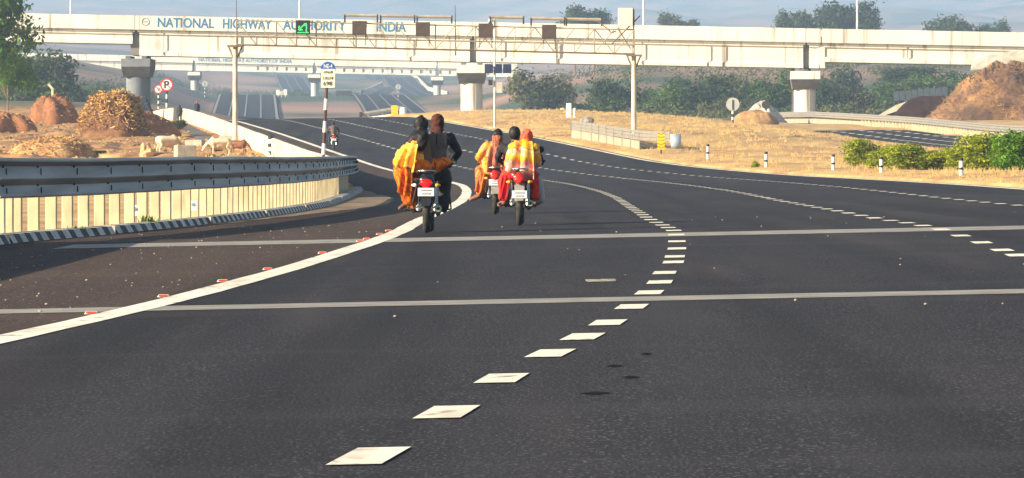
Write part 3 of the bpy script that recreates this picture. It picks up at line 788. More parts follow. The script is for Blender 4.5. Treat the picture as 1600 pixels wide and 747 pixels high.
# hazard board, rail and curved end plate on the right verge
M_cbase = mk('base_concrete', (.40,.33,.24), .9, c2=(.28,.23,.16), scale=2)
def rail_fence(P, label, h=.85, nm='guardrail', posts=True, base=True, cat='guardrail', three=True):
    r = empty(nm, P[0], label, cat); o0 = Vector(P[0])
    pts = [Vector(p)-o0 for p in P]
    top = .56
    for zb in (0, .195, .39):
        pr = [(.02,0),(-.05,.012),(-.075,.05),(-.02,.08),(-.075,.11),(-.05,.15),(.02,.165)]
        MB().strip([[p+Vector((0, q[0], h-top+zb+q[1])) for q in pr] for p in pts]).build('rail', M_galv2, r)
    if base:
        rr = [[p+Vector((0,.05,-.4)), p+Vector((0,.05,h-top-.04)), p+Vector((.0,.32,h-top-.04)), p+Vector((.0,.32,-.4))] for p in pts[:-1]]
        mb = MB().strip(rr); mb.quad(rr[0]); mb.quad(rr[-1]); mb.build('concrete_base', M_cbase, r)
    if posts:
        L = 0; mb = None
        for a, b in zip(pts, pts[1:]):
            n = max(1, int((b-a).length/4))
            for i in range(n):
                p = a.lerp(b, i/n); MB().box(p+Vector((0, .18, h/2-.1)), (.12, .12, h+.1)).build('post', M_galv2, r)
    return r
layer(M_galv, (.16, .10, .06), .7, .60, .72, (1, .12, 3), detail=6, amt=.6)
M_galv2 = mk('galvanised_pale', (.30, .27, .23), .6, c2=(.22,.20,.17), scale=3, metallic=.2)
PR = [ag(893, 216, 24.5), ag(925, 221, 25.5), ag(960, 227, 26.7), ag(1000, 233, 28.2), ag(1046, 237, 29.6)]
rf = rail_fence(PR, 'three wave guardrail on a low concrete base on the right verge', h=1.08)
hp = ag(1033, 241, 29.5)
hb = empty('hazard_marker', hp, 'yellow chevron hazard board standing before the guardrail end', 'hazard board')
MB().cyl((0,0,-.2),(0,0,1.15), .04, .04, 8).build('post', M_dark, hb)
MB().box((0,-.06,.68), (.40,.02,.92)).build('board', M_yel, hb, bevel=.006)
mb = MB()
for i in range(5):
    z = .30+i*.19
    for sx in (-1, 1):
        mb.quad([(sx*.005, -.074, z+.0), (sx*.20, -.074, z+.07), (sx*.20, -.074, z+.11), (sx*.005, -.074, z+.025)] if sx < 0 else [(.005, -.074, z+.0), (.20, -.074, z+.07), (.20, -.074, z+.11), (.005, -.074, z+.025)])
mb.build('chevrons', M_black, hb)
ep = ag(1057, 236, 29.0)
mb = MB(); mb.strip([[(.42*math.sin(a)-.06*z, -.42*math.cos(a)+.3, z) for a in [R(-45+90*i/10) for i in range(11)]] for z in (.18, .5, .95)])
o = mb.build('rail_end_plate', mk('plate_bluewhite', (.50,.54,.58), .5, c2=(.28,.36,.46), scale=1.6, metallic=.2), loc=ep, smooth=True)
md = o.modifiers.new('thick', 'SOLIDIFY'); md.thickness = .03
tag(o, 'curved pale blue steel end plate right of the yellow hazard board', 'end plate')
# far rail + base of the opposite carriageway
OP = [Vector(opp(9.0, Y)) for Y in yrange(400, 740, 20)]
def opp_barrier():
    r = empty('crash_barrier', OP[0], 'long pale guardrail over concrete posts beyond the right hand carriageway', 'crash barrier'); o0 = Vector(OP[0])
    prof = [(0,.60),(-.06,.66),(-.06,.74),(0,.80),(-.06,.86),(-.06,.94),(0,1.0),(-.05,1.08),(0,1.16),(.12,1.16)]
    MB().strip([[Vector(p)-o0+Vector((q[0], q[0], q[1])) for q in prof] for p in OP]).build('rail', M_galv2, r)
    MB().strip([[Vector(p)-o0+Vector((.35,0,-.4)), Vector(p)-o0+Vector((.35,0,.6))] for p in OP]).build('base_wall', M_cbase, r)
    y = 402
    n = 0
    while y < 640 and n < 95:
        p = Vector(opp(9.0, y))-o0; MB().box(p+Vector((.14,0,.3)), (.2,.22,.95)).build('post', M_post, r); y += 2.6; n += 1
opp_barrier()
# near barrier pieces in the far median (beyond the crest)
mp = [Vector(fpt(566, 1180)), Vector(fpt(572, 1260)), Vector(fpt(583, 1350)), Vector(fpt(610, 1420))]
for p in mp: p.z = CZ+(222-184)/F*p.y
r = rail_fence([(-14+.0, 640, 3.2)]+[(-14+1.2*i, 640+6*i, 3.2) for i in range(1, 2)], 'placeholder', h=.9) if False else None
SM = 15.5
mr_ = empty('guardrail', at(566, 187, SM), 'short low concrete and steel barrier on the crest of the median', 'guardrail'); q = mr_.location
MB().strip([[Vector((x, -x*1.2, z)) for z in (-1.0, .18+.12*x, .18+.12*x)] for x in (0, .8, 1.6, 2.4, 3.0)]).build('concrete_base', M_conc, mr_)
mb = MB(); mb.strip([[(x, -.15, .35+.15*x), (x, -.22, .55+.16*x), (x, -.15, .75+.16*x)] for x in (0, 1, 2, 3, 4)]); mb.build('rail', M_galv2, mr_)
MB().box((-.15,-.2,.35), (.28,.3,.85)).build('end_plate', M_dark, mr_, bevel=.03)
hp2 = at(616.5, 186, 16.0); hb2 = empty('hazard_marker', hp2, 'distant yellow hazard board beside a white block on the crest', 'hazard board')
MB().cyl((0,0,-.6),(0,0,.4), .05, .05, 8).build('post', M_dark, hb2)
mb = MB(); mb.box((0,-.06,.70), (.62,.03,1.25)); mb.build('board', M_yel, hb2)
mb = MB()
for i in range(4): mb.box((0,-.08,.28+i*.28), (.5,.01,.05), rot=Matrix.Rotation(R(20), 3, 'Y'))
mb.build('chevrons', mk('chev_brown', (.3,.2,.02), .6), hb2)
MB_ = MB().cyl((0,0,-.5),(0,0,.75), .34, .34, 14).ball((0,0,.75), (.34,.34,.3))
tag(MB_.build('bollard', M_white, loc=at(630, 184, 16.0), smooth=True), 'white round topped block beside the distant yellow hazard board', 'bollard')
for (u, v, s, h, wd, m_, lb) in ((889,184,19,1.15,.42,M_white,'white upright block on the right verge near the tree belt'),(879,184,19,.95,.40,M_post,'tan rounded marker just left of the white upright block'),
                          (898,184,19,.8,.2,M_white,'slim pale marker just right of the white upright block'),(856,189,19,.5,.35,M_conc,'low pale stone left of the tan rounded marker')):
    tag(MB().box((0,0,h/2-.2),(wd,.3,h+.3)).build('marker_stone', m_, loc=ag(u, v, s), bevel=.08), lb, 'marker stone')
mb = MB().box((0,0,.1),(1.1,.5,.35)).ball((.25,0,.35),(.5,.35,.25)); tag(mb.build('boulder', mk('boulder_grey', (.45,.42,.38), .9, c2=(.14,.13,.12)), loc=ag(912, 197, 22), smooth=False, bevel=.08), 'grey and white rubble lump behind the left end of the verge rail', 'boulder')
for i, u in enumerate((539, 544.5, 435, 441, 447)):
    v, s = (157, 5.6) if u > 500 else (150, 5.6)
# solar panel frame far away and white kiosks on the far crest
for (u, v, wd, h, m_, lb, cat) in ((537,149,4.4,1.3,M_dark,'dark solar panel frame on the far median crest','solar panel'),(434.5,149,1.0,1.5,M_white,'leftmost white marker block on the far median tip','marker block'),
                          (440,149,.8,1.2,M_conc,'middle pale marker block on the far median tip','marker block'),(446,149,1.0,1.6,M_white,'rightmost white marker block on the far median tip','marker block')):
    s = 5.7; p = at(u, v, s); mb = MB().box((0,0,h/2),(wd,.4,h)); mb.box((0,0,-.6),(.2,.2,1.4))
    tag(mb.build('solar_panel' if wd > 2 else 'marker_block', m_, loc=p, bevel=.08), lb, cat)

# ---------------------------------------------------------------- vegetation
def leaf_mat(name, a, b, sc_=.5):
    m = mk(name, a, .75, c2=b, scale=sc_, detail=5, lo=.4, hi=.6, spec=.2)
    t = m.node_tree; bs = t.nodes['Principled BSDF']
    tr = t.nodes.new('ShaderNodeBsdfTranslucent'); tr.inputs[0].default_value = (*[x*1.1 for x in a], 1)
    mx = t.nodes.new('ShaderNodeMixShader'); mx.inputs[0].default_value = .25
    out = [n for n in t.nodes if n.type == 'OUTPUT_MATERIAL'][0]
    t.links.new(bs.outputs[0], mx.inputs[1]); t.links.new(tr.outputs[0], mx.inputs[2]); t.links.new(mx.outputs[0], out.inputs[0])
    return m
L_green = leaf_mat('foliage_green', (.10, .16, .03), (.04, .075, .018))
L_dark = leaf_mat('foliage_dark', (.06, .095, .028), (.024, .045, .016))
L_olive = leaf_mat('foliage_olive', (.13, .125, .045), (.05, .06, .02))
L_bright = leaf_mat('foliage_bright', (.13, .26, .010), (.03, .085, .005), 2)
L_bush = leaf_mat('bush_lime', (.34, .36, .014), (.09, .14, .008), 2)
M_bark = mk('bark', (.30, .19, .11), .9, c2=(.16, .10, .06), scale=3, stretch=(1, 1, .3))
def crown_mesh(name, seed, n, leaf, lobes=9, flat=.8):
    """unit crown: radius about 1, built from leaf quads grouped in clumps"""
    r_ = random.Random(seed); mb = MB(); L = []
    for i in range(lobes):
        a = r_.uniform(0, 6.28); rr = r_.uniform(.15, .68); L.append((Vector((rr*math.cos(a), rr*math.sin(a), r_.uniform(-.5, .62)*flat)), r_.uniform(.24, .44)))
    L.append((Vector((0, 0, .1)), .5))
    per = 14
    for k in range(n//per):
        c, r0 = r_.choice(L)
        dv = Vector((r_.gauss(0, 1), r_.gauss(0, 1), r_.gauss(0, 1))).normalized()
        cc = c+dv*r0*(r_.uniform(.72, 1.12))
        cl = leaf*r_.uniform(1.6, 3.2)
        for j in range(per):
            p = cc+Vector((r_.gauss(0, 1), r_.gauss(0, 1), r_.gauss(0, .8)))*cl*.6
            nrm = (dv+Vector((r_.gauss(0, .7), r_.gauss(0, .7), r_.gauss(0, .7)))).normalized()
            t = nrm.orthogonal().normalized(); b = nrm.cross(t); s = leaf*r_.uniform(.5, 1.1)
            an = r_.uniform(0, 6.28); t, b = t*math.cos(an)+b*math.sin(an), b*math.cos(an)-t*math.sin(an)
            mb.quad([p-t*s, p-b*s*.45, p+t*s, p+b*s*.45])
    me = mb.build(name, L_green); m = me.data; bpy.data.objects.remove(me); return m
CR = [crown_mesh('crown', 11+i, 4600, .088, lobes=9+i) for i in range(4)]
CRB = crown_mesh('crown_near', 31, 9500, .055, lobes=15)
CRS = crown_mesh('crown_bush', 51, 5200, .085, lobes=13)
def tree(x, Y, zb, h, rw, m, label, seed=0, trunk=.3, big=False, group=None, rz=1.05, name='tree', lean=0.0, bark=None, cat='tree', cs=None):
    r_ = random.Random(seed+100); o = empty(name, (x, Y, zb), label, cat, group)
    cz = h-rw*rz*.8 if cs is None else cs
    me = (CRS if big == 2 else CRB if big else CR[seed % 4])
    me2 = me.copy(); me2.materials.clear(); me2.materials.append(m)
    c = bpy.data.objects.new('crown', me2); col.objects.link(c); c.parent = o
    c.location = (lean, 0, cz); c.scale = (rw, rw, rw*rz); c.rotation_euler = (0, 0, r_.uniform(0, 6.28))
    mb = MB(); t0 = .035*h*trunk/.3
    pts = [(0,0,-.5,t0), (lean*.2, 0, cz*.4, t0*.8), (lean*.7, .1, cz*.8, t0*.55)]
    for a, b in zip(pts, pts[1:]): mb.cyl(a[:3], b[:3], a[3], b[3], 8)
    for i in range(7):
        a = r_.uniform(0, 6.28); e = (lean+rw*.65*math.cos(a), rw*.65*math.sin(a), cz+rw*r_.uniform(-.3, .6)); mb.cyl(pts[1+(i % 2)][:3], e, t0*.4, t0*.12, 6)
    mb.build('trunk', bark or M_bark, o)
    return o
def tree_px(u, vb, vt, wpx, s, m, label, **k):
    p = at(u, vb, s); return tree(p.x, p.y, p.z, (vb-vt)/s, wpx/2/s, m, label, **k)
tree_px(-14, 189, -50, 215, 19, L_bright, 'vivid green leafy tree with leaning tan trunk at the left frame edge', seed=1, big=True, trunk=.22, rz=1.15, lean=-.4, bark=mk('bark_tan', (.50,.30,.16), .9), cs=7.4)
tree_px(12, 189, 62, 95, 18.2, L_bright, 'low dense green tree crown just right of the leaning trunk', seed=2, big=True, trunk=.1, rz=1.0, cs=4.4)
TS = [ # u, base, top, width, scale, mat, label
 (62,178,66,95,12.2,L_dark,'hazy dark tree under the flyover left end, behind the earth mounds'),
 (30,176,95,70,12.0,L_dark,'hazy round tree low behind the leaning trunk at left'),
 (105,178,118,50,12.0,L_dark,'small hazy tree right of the bent concrete post'),
 (842,188,105,78,11.0,L_olive,'hazy olive tree right of the middle pier'),
 (880,186,118,46,10.6,L_olive,'small hazy tree between the olive tree and dark round tree'),
 (958,186,112,72,11.6,L_dark,'dark round tree left of the gantry right pole, under the deck'),
 (905,188,150,60,11.4,L_dark,'low bushy tree at the foot of the dark round tree'),
 (1048,190,122,62,11.3,L_green,'green tree right of the gantry pole with pale trunk beside it'),
 (1010,188,128,40,11.0,L_dark,'narrow dark tree just right of the gantry pole'),
 (1098,192,104,80,11.2,L_dark,'wide dark tree reaching the deck behind the grey sign'),
 (1150,192,100,76,11.0,L_olive,'olive tinted tree reaching the deck above the round grey sign'),
 (1205,192,108,70,11.2,L_green,'green tree above the pale gravel heap'),
 (1128,192,145,60,11.4,L_olive,'low olive tree behind the grey sign pole'),
 (1180,192,140,50,11.4,L_dark,'low dark tree left of the gravel heap'),
 (1296,190,112,62,11.2,L_dark,'dark tree right of the right pier'),
 (1332,190,128,56,11.0,L_olive,'hazy olive tree second right of the right pier'),
 (1310,190,92,60,9.6,L_dark,'tall hazy tree behind those right of the right pier'),
 (1408,184,112,66,10.8,L_green,'green tree left of the grassy abutment mound'),
 (1450,170,100,70,10.4,L_green,'green tree touching the deck beside the abutment mound'),
 (1370,186,140,50,10.9,L_green,'low green tree beside the reddish bank'),
 (1420,130,96,90,9.4,L_dark,'dark hazy tree just beneath the deck before the abutment'),
 (1500,150,100,60,9.8,L_green,'small green tree at the left shoulder of the abutment mound'),
]
for i, (u, vb, vt, wd, s, m, lb) in enumerate(TS):
    tree_px(u, vb+5, vt-(30 if 1000 < u < 1260 else 14), wd*1.3, s, m, lb, seed=i+3, trunk=.2, rz=(vb-vt)/wd*.80, cs=(vb-vt)/s*.5, group='trees beneath and beyond the flyover')
for i, (u, vb, vt, wd, s, m, lb) in enumerate([(898,120,11,46,7.0,L_dark,'left half of the hazy tree pair showing above the deck'),(928,120,14,50,7.0,L_dark,'right half of the hazy tree pair showing above the deck'),
   (1238,120,24,44,7.2,L_dark,'small round tree above the deck left of the big one'),(1290,120,8,78,7.2,L_dark,'broad hazy tree crown above the deck right of centre'),(1336,120,5,66,7.2,L_dark,'tallest tree crown above the deck behind the right mast'),
   (1483,120,22,72,7.0,L_dark,'rounded tree crown above the deck near the right edge'),(1550,120,40,44,7.0,L_dark,'low hazy tree top above the deck at far right'),
   (1045,120,24,40,6.4,L_olive,'faint sparse tree top above the deck right of the gantry box'),(1078,120,34,30,6.4,L_olive,'faint little tree top right of the sparse one')]):
    tree_px(u, vb-5, vt, wd*1.3, s, m, lb, seed=i+40, trunk=.15, rz=1.0, cs=(vb-vt)/s-wd*.55/s, group='hazy trees rising above the flyover deck')
# hedge-like wild bushes on the right verge
def bush(x, Y, zb, rw, h, m, label, seed, group=None, big=2):
    o = tree(x, Y, zb-.05, h, rw, m, label, seed=seed, trunk=.35, big=big, rz=h/rw*.62, name='bush', cat='bush', group=group, cs=h*.42); return o
for i, (u, vb, wd, hp_, s) in enumerate([(1352,258,50,42,34.5),(1392,264,60,38,36),(1432,266,64,40,36.5),(1475,266,62,34,37),(1512,268,52,40,37),(1552,270,66,58,37.5),(1598,272,70,62,38.5),(1650,272,70,60,39)]):
    p = ag(u, vb, s); x, Y = p.x, p.y
    bush(x, Y, p.z, wd/2/s*1.5, hp_/s*1.05, L_bush if i != 6 else L_bright, ['leftmost lime green bush of the verge row','second lime bush of the verge row, behind a delineator','third lime bush of the verge row','low lime bush in the middle of the verge row','fifth bush of the row beside the right delineator','dense tall green bush near the right frame edge','dense green bush cut by the right frame edge','green bush past the right frame edge'][i], 60+i, 'wild green bushes on the right verge')
bush(*ag(279, 205, 22.5), .75, 1.0, L_olive, 'small olive bush at the start of the dark ditch', 81, big=False)
bush(*ag(1180, 262, 33), .25, .35, L_bush, 'tiny green shrub beside the second delineator', 82, big=False)
# dry grass: stuff
rg = random.Random(4); mb = MB()
def blade(x, Y, h, n):
    z = groundZ(x, Y)-.02
    for j in range(n):
        a = rg.uniform(-.35, .35)*h; b = rg.uniform(-.3, .3)*h; w_ = h*rg.uniform(.06, .14); ox = rg.uniform(-.12, .12); oy = rg.uniform(-.3, .3)
        mb.quad([(x+ox-w_, Y+oy, z), (x+ox+w_, Y+oy, z), (x+ox+a, Y+oy+b, z+h*rg.uniform(.6, 1.1))])
for i in range(15000):
    Y = 160+440*rg.random()**.8; d = 11.3+rg.random()**1.4*26
    x = X1(Y)+d
    if x > smoothtab(NET, Y, 20)-.4: continue
    if N(x/3, Y/10, 4) < -.12 and d > 12.5: continue
    blade(x, Y, rg.uniform(.05, .16 if d < 13 else .26), 4)
for i in range(6500):
    Y = 380+230*rg.random(); x = X1(Y)+bard(Y)-.6-rg.random()**1.3*34
    if N(x/2.4, Y/8, 9) < .02: continue
    blade(x, Y, rg.uniform(.06, .2), 4)
M_grass = mk('dry_grass', (.60, .42, .18), .9, c2=(.40, .25, .10), scale=.9, detail=5, stretch=(1, .3, 1))
layer(M_grass, (.20, .20, .06), .25, .62, .72, (1, .4, 1), amt=.8)
tag(mb.build('dry_grass', M_grass), 'golden dry grass covering the verges', 'grass', kind='stuff')

mb = MB(); rl = random.Random(12)
for i in range(9000):
    Y = 385+200*rl.random(); x = X1(Y)+bard(Y)-.8-rl.random()**1.2*32
    if N(x/2.0, Y/6, 21) < -.05+.25*rl.random(): continue
    z = groundZ(x, Y); k_ = .05+.13*rl.random()**2
    mb.quad([(x-k_*rl.uniform(.6,1.2), Y-k_, z), (x+k_*rl.uniform(.6,1.2), Y-k_*rl.random(), z-.01), (x+k_*.4*rl.random(), Y+k_, z+k_*rl.uniform(.5,1.1))], rl.choice((0,0,1,2)))
tag(mb.build('field_litter', [mk('litter_straw', (.62,.40,.17), .9), mk('litter_soil', (.28,.13,.06), .95), mk('litter_dark', (.10,.06,.035), .95)]), 'dry stalks clods and husks strewn over the left field', 'litter', kind='stuff')
# a belt of scrub under and beyond the flyover
def scrub(name, u0, u1, s0, s1, v0, v1, hh, n, m, label, seed):
    r_ = random.Random(seed); mb = MB()
    for k in range(n):
        s = r_.uniform(s0, s1); u = r_.uniform(u0, u1); x, y = (u-800)/s, F/s; z = groundZ(x, y)
        R0 = hh*r_.uniform(.5, 1.1)*(.55+.9*max(0, N(u/22, s, seed)+.4))
        for j in range(95):
            dv = Vector((r_.gauss(0,1), r_.gauss(0,1), abs(r_.gauss(0,.9)))).normalized()*R0*r_.uniform(.6, 1.08)
            p = Vector((x, y, z))+Vector((dv.x*1.2, dv.y, dv.z)); nr = (dv.normalized()+Vector((r_.gauss(0,.5), r_.gauss(0,.5), r_.gauss(0,.5)))).normalized()
            t = nr.orthogonal().normalized(); b = nr.cross(t); q = r_.uniform(.12, .34)
            mb.quad([p-t*q, p-b*q*.6, p+t*q, p+b*q*.6])
    return tag(mb.build(name, m), label, 'scrub', kind='stuff')
scrub('scrub', 820, 1250, 9.2, 12.4, 0, 0, 2.0, 130, L_olive, 'dense dark scrub between the trees right of the middle pier', 1)
scrub('scrub', 1290, 1500, 9.2, 12.0, 0, 0, 2.0, 90, L_olive, 'dense scrub beyond the right hand pier', 2)
scrub('scrub', 830, 1500, 6.2, 8.6, 0, 0, 3.2, 160, L_olive, 'hazy scrub dotting the rusty hillside under the deck', 3)
scrub('scrub', -20, 230, 8.0, 12.0, 0, 0, 2.4, 60, L_dark, 'hazy scrub behind the earth mounds at left', 4)
scrub('scrub', 200, 560, 4.0, 5.2, 0, 0, 3.5, 90, L_dark, 'bluish distant woodland beyond the far flyover', 5)
# ---------------------------------------------------------------- heaps, mounds, field objects
def heap(name, x, Y, zb, rx, ry, h, m, label, cat, seed=0, rough=.18, bits=None, mbits=None, bit=.2, flat=0.0, px_=0, prof=3.2):
    n1, n2 = (150, 80) if rx > 8 else (80, 40); rows_ = []
    for j in range(n2+1):
        t = j/n2; row = []
        for i in range(n1):
            a = 2*math.pi*i/n1; k = 1+.42*N(math.cos(a)*1.5+seed, math.sin(a)*1.3, seed)
            rr = t*k; hh = h*(1-t**prof)**(.85 if prof > 2 else 1)*(1+flat*(t-.5)) if t < 1 else 0
            hh += rough*.30*h*(1-t**3)*abs(N(rr*math.cos(a)*16+seed, rr*math.sin(a)*16, 7))+rough*.15*h*N(rr*math.cos(a)*38, rr*math.sin(a)*38+seed, 7)
            hh += rough*h*(1-t**3)*N(rr*math.cos(a)*2.6+seed, rr*math.sin(a)*2.6, 2)+rough*.5*h*(1-t**3)*N(rr*math.cos(a)*7, rr*math.sin(a)*7+seed, 2)
            row.append((rr*rx*math.cos(a)+px_*(1-t), rr*ry*math.sin(a), hh-(.35 if j == n2 else 0)))
        rows_.append(row)
    mb = MB().strip(rows_, close=True)
    if bits:
        r_ = random.Random(seed)
        for k in range(bits):
            j = int(n2*math.sqrt(r_.random())*.97); i = r_.randrange(n1); p = Vector(rows_[j][i])
            q = Vector((r_.gauss(0, 1), r_.gauss(0, 1), r_.gauss(0, .5)+.2)).normalized()*bit*(.35+1.5*r_.random()**2.2)
            s_ = Vector((r_.gauss(0, 1), r_.gauss(0, 1), r_.gauss(0, 1))).normalized()*bit*.28
            p = p+Vector((r_.uniform(-.15,.15), r_.uniform(-.15,.15), .02)); mb.quad([p-q-s_*.5, p-q+s_*.5, p+q+s_*.4, p+q-s_*.4], 1)
    o = mb.build(name, [m, mbits or m], loc=(x, Y, zb), smooth=False); return tag(o, label, cat)
M_straw = mk('corn_husk', (.62, .36, .12), .9, c2=(.16, .07, .03), scale=5, detail=4, lo=.4, hi=.56)
M_strawd = mk('husk_under', (.22, .11, .05), .95, c2=(.10,.045,.02), scale=1.5)
M_soil = mk('red_soil', (.30, .125, .055), .95, c2=(.17, .07, .035), scale=1.2, detail=7, bump=.5)
M_soilg = mk('soil_tan', (.45, .27, .12), .95, c2=(.26, .13, .06), scale=1.2, detail=7, bump=.5)
def H(name, u, v, s, wpx, hpx, m, label, cat, **k):
    p = ag(u, v, s); p.z -= .03; s = F/p.y; return heap(name, p.x, p.y, p.z, wpx/2/s, wpx/2/s*.9, hpx/s, m, label, cat, **k)
H('husk_heap', 178, 214, 22, 118, 64, M_strawd, 'big rounded heap of dry corn husks behind the left barrier', 'heap', seed=3, bits=5200, mbits=M_straw, bit=.24, rough=.20)
H('earth_mound', 215, 212, 21.2, 120, 34, M_soil, 'reddish soil spilling right of the husk heap', 'mound', seed=5, bits=300, mbits=M_soilg, bit=.15)
H('earth_mound', 80, 196, 20.2, 84, 45, M_soil, 'reddish earth mound around the bent concrete post', 'mound', seed=8, bits=600, mbits=M_soilg, bit=.15)
H('earth_mound', 15, 205, 20.5, 90, 28, M_soil, 'low dark red mound at the left frame edge', 'mound', seed=12, bits=500, mbits=M_straw, bit=.15)
H('husk_heap', 85, 244, 26, 130, 28, M_soilg, 'low spread of pale husks just over the rail at left', 'heap', seed=15, bits=2600, mbits=M_straw, bit=.14)
H('earth_mound', 250, 241, 26.6, 190, 5, M_soilg, 'flat tan soil patch around the grazing cows', 'mound', seed=19, bits=500, mbits=M_straw, bit=.1)
H('gravel_heap', 1194, 192, 15.5, 84, 36, mk('pale_gravel', (.50,.44,.38), .95, c2=(.36,.30,.25), scale=3), 'pale grey gravel heap left of the right pier', 'gravel heap', seed=21, rough=.14, prof=1.2)
H('earth_mound', 1178, 193, 16.5, 80, 20, M_soilg, 'tan earth hump in front of the gravel heap', 'mound', seed=23)
# abutment mound on the right
M_hill = mk('abutment_earth', (.27, .135, .05), .95, c2=(.10, .05, .028), scale=.45, detail=8, lo=.38, hi=.6, bump=.6, bscale=1.5)
layer(M_hill, (.09, .05, .03), .9, .52, .66, (1, 1, .5), detail=8, amt=.85)
M_grassm = mk('mound_grass', (.42, .25, .09), .95, c2=(.16, .08, .035), scale=.5, detail=4)
p = at(1600, 196, 14.2)
am = heap('abutment_mound', p.x+3, p.y, p.z, 12.8, 10, 8.7, M_hill, 'steep brown embankment with dry grass at the flyover right end', 'embankment', seed=31, rough=.20, bits=14000, mbits=M_grassm, bit=.2, flat=.3, prof=1.5)
heap('earth_bank', at(1462,190,13.2).x, F/13.2, at(0,193,13.2).z, 6.5, 5, 3.2, mk('bank_red', (.42,.15,.06), .95, c2=(.26,.09,.04), scale=1), 'reddish bank at the left foot of the embankment', 'embankment', seed=33, rough=.06)
mb = MB(); sA = 13.6
mb.strip([[ (gx(u, sA), y_, gz(v, sA)) for u, v in P_] for y_, P_ in ((-3.5, ((1513,110),(1545,107),(1600,112),(1680,116))), (-1.0, ((1518,97),(1545,86),(1585,79),(1680,80))))])
o = mb.build('slope_paving', mk('paving_concrete', (.50,.44,.34), .9, c2=(.34,.30,.24), scale=1.3, detail=7), loc=(0, F/sA, 0)); tag(o, 'pale concrete slope paving capping the embankment under the deck end', 'slope paving')
md = o.modifiers.new('thick', 'SOLIDIFY'); md.thickness = .2
mb = MB(); sW = 12.2
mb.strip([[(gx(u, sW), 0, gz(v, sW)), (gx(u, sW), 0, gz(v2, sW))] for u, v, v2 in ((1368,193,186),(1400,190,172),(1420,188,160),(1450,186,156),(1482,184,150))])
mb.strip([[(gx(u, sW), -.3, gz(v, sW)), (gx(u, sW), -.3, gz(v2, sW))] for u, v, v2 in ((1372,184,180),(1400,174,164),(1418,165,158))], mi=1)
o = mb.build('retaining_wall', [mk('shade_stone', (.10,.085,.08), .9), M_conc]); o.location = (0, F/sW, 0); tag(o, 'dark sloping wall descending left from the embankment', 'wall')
md = o.modifiers.new('thick', 'SOLIDIFY'); md.thickness = .25
mb = MB()
for i in range(9):
    u = 1402+i*9.5; v = 150-i*.8; mb.box((gx(u, sW), 1, gz(v, sW)), (.62, .08, 1.25)); mb.cyl((gx(u+4.7, sW), 1, gz(v+14, sW)), (gx(u+4.7, sW), 1, gz(v-8, sW)), .06, None, 6)
tag(mb.build('panel_fence', mk('fence_bluegrey', (.07,.08,.095), .7), loc=(0, F/sW+2, 0)), 'blue grey panel fence above the dark sloping wall', 'fence')
# stones, blocks
def rock(name, u, v, s, dims, m, label, cat, bev=.04, rz=0, seed=0, box=True):
    p = ag(u, v, s); mb = MB()
    if box: mb.box((0,0,dims[2]/2-.05), (dims[0], dims[1], dims[2]+.1), rot=None)
    else:
        mb.ball((0,0,dims[2]*.35), (dims[0]/2, dims[1]/2, dims[2]*.65), nu=12, nv=8)
        mb.v = [tuple(Vector(q)*(1+.7*N(q[0]*3+seed, q[1]*3, q[2]*3))) for q in mb.v]
    o = mb.build(name, m, loc=p, bevel=bev); o.rotation_euler.z = rz; return tag(o, label, cat)
M_block = mk('block_grey', (.42,.36,.28), .9, c2=(.30,.25,.19), scale=3)
rock('concrete_block', 289, 245, 27, (1.1,.8,.72), M_block, 'square grey concrete block beside the left white cow', 'concrete block', rz=.3)
rock('concrete_block', 305, 230, 25, (1.1,.7,.45), M_block, 'long low block in shade behind the square block', 'concrete block', rz=-.3)
rock('concrete_block', 152, 245, 26.5, (1.1,.6,.36), mk('block_dark', (.10,.09,.09), .9), 'dark flat block on the soil just over the rail', 'concrete block', rz=.1)
rock('concrete_block', 365, 224, 24, (1.7,.7,.5), M_block, 'pale slab lying behind the cows near the gantry left post', 'concrete block', rz=-.2)
rock('boulder', 229, 244, 27, (.85,.7,.62), mk('boulder_tan', (.60,.40,.20), .9, c2=(.45,.28,.13)), 'tan boulder left of the white cow', 'boulder', box=False, seed=4)
rock('boulder', 64, 187, 20.5, (.6,.5,.85), mk('boulder_pink', (.55,.34,.20), .9), 'small upright tan stone on the reddish mound', 'boulder', box=False, seed=9)
rock('boulder', 394, 232, 25, (1.0,.6,.30), M_soilg, 'flat earthy stone near the boundary wall', 'boulder', box=False, seed=14)
p = ag(82, 190, 20.3)+Vector((0,0,1.05)); o = empty('fence_post', p, 'bent top pale concrete post on the reddish mound', 'fence post')
MB().box((0,0,.75),(.20,.2,1.7)).build('shaft', M_post, o, bevel=.02); MB().box((-.14,0,1.78),(.2,.2,.62), rot=Matrix.Rotation(R(-40), 3, 'Y')).build('bent_top', M_post, o, bevel=.02)
# striped guide stone + white kilometre stone beside wall
p = ag(423, 246, 27.5); stripe_post('guide_stone', p.x, p.y, p.z, 1.25, .17, 'black and white striped guide stone by the boundary wall', 'guide stone', None, n=6)
mb = MB().box((0,0,.35),(.75,.3,.25), rot=Matrix.Rotation(R(35), 3, 'Y')); tag(mb.build('stone_slab', M_white, loc=ag(412, 246, 27.5), bevel=.03), 'white tilted slab left of the striped guide stone', 'slab')
tag(MB().cyl((0,0,-.2),(0,0,.34), .04, .03, 8).ball((0,0,.36), .05).build('short_stake', M_dark, loc=ag(463, 250, 28)), 'short dark stake near the wall, left of the kilometre sign', 'stake')
# dark ditch strip in the field
def gsp(u, s): return Vector(((u-800)/s, F/s, groundZ((u-800)/s, F/s)+.10))
mb = MB(); D = [(268,192,19.5),(285,198,20.3),(305,210,22),(322,222,24),(338,236,26)]
mb.strip([[gsp(u-w_, s), gsp(u, s), gsp(u+w_, s)] for (u, v, s), w_ in zip(D, (6,10,14,13,8))])
tag(mb.build('ditch', mk('ditch_ash', (.16,.125,.11), .95, c2=(.07,.06,.06), scale=2)), kind='structure')

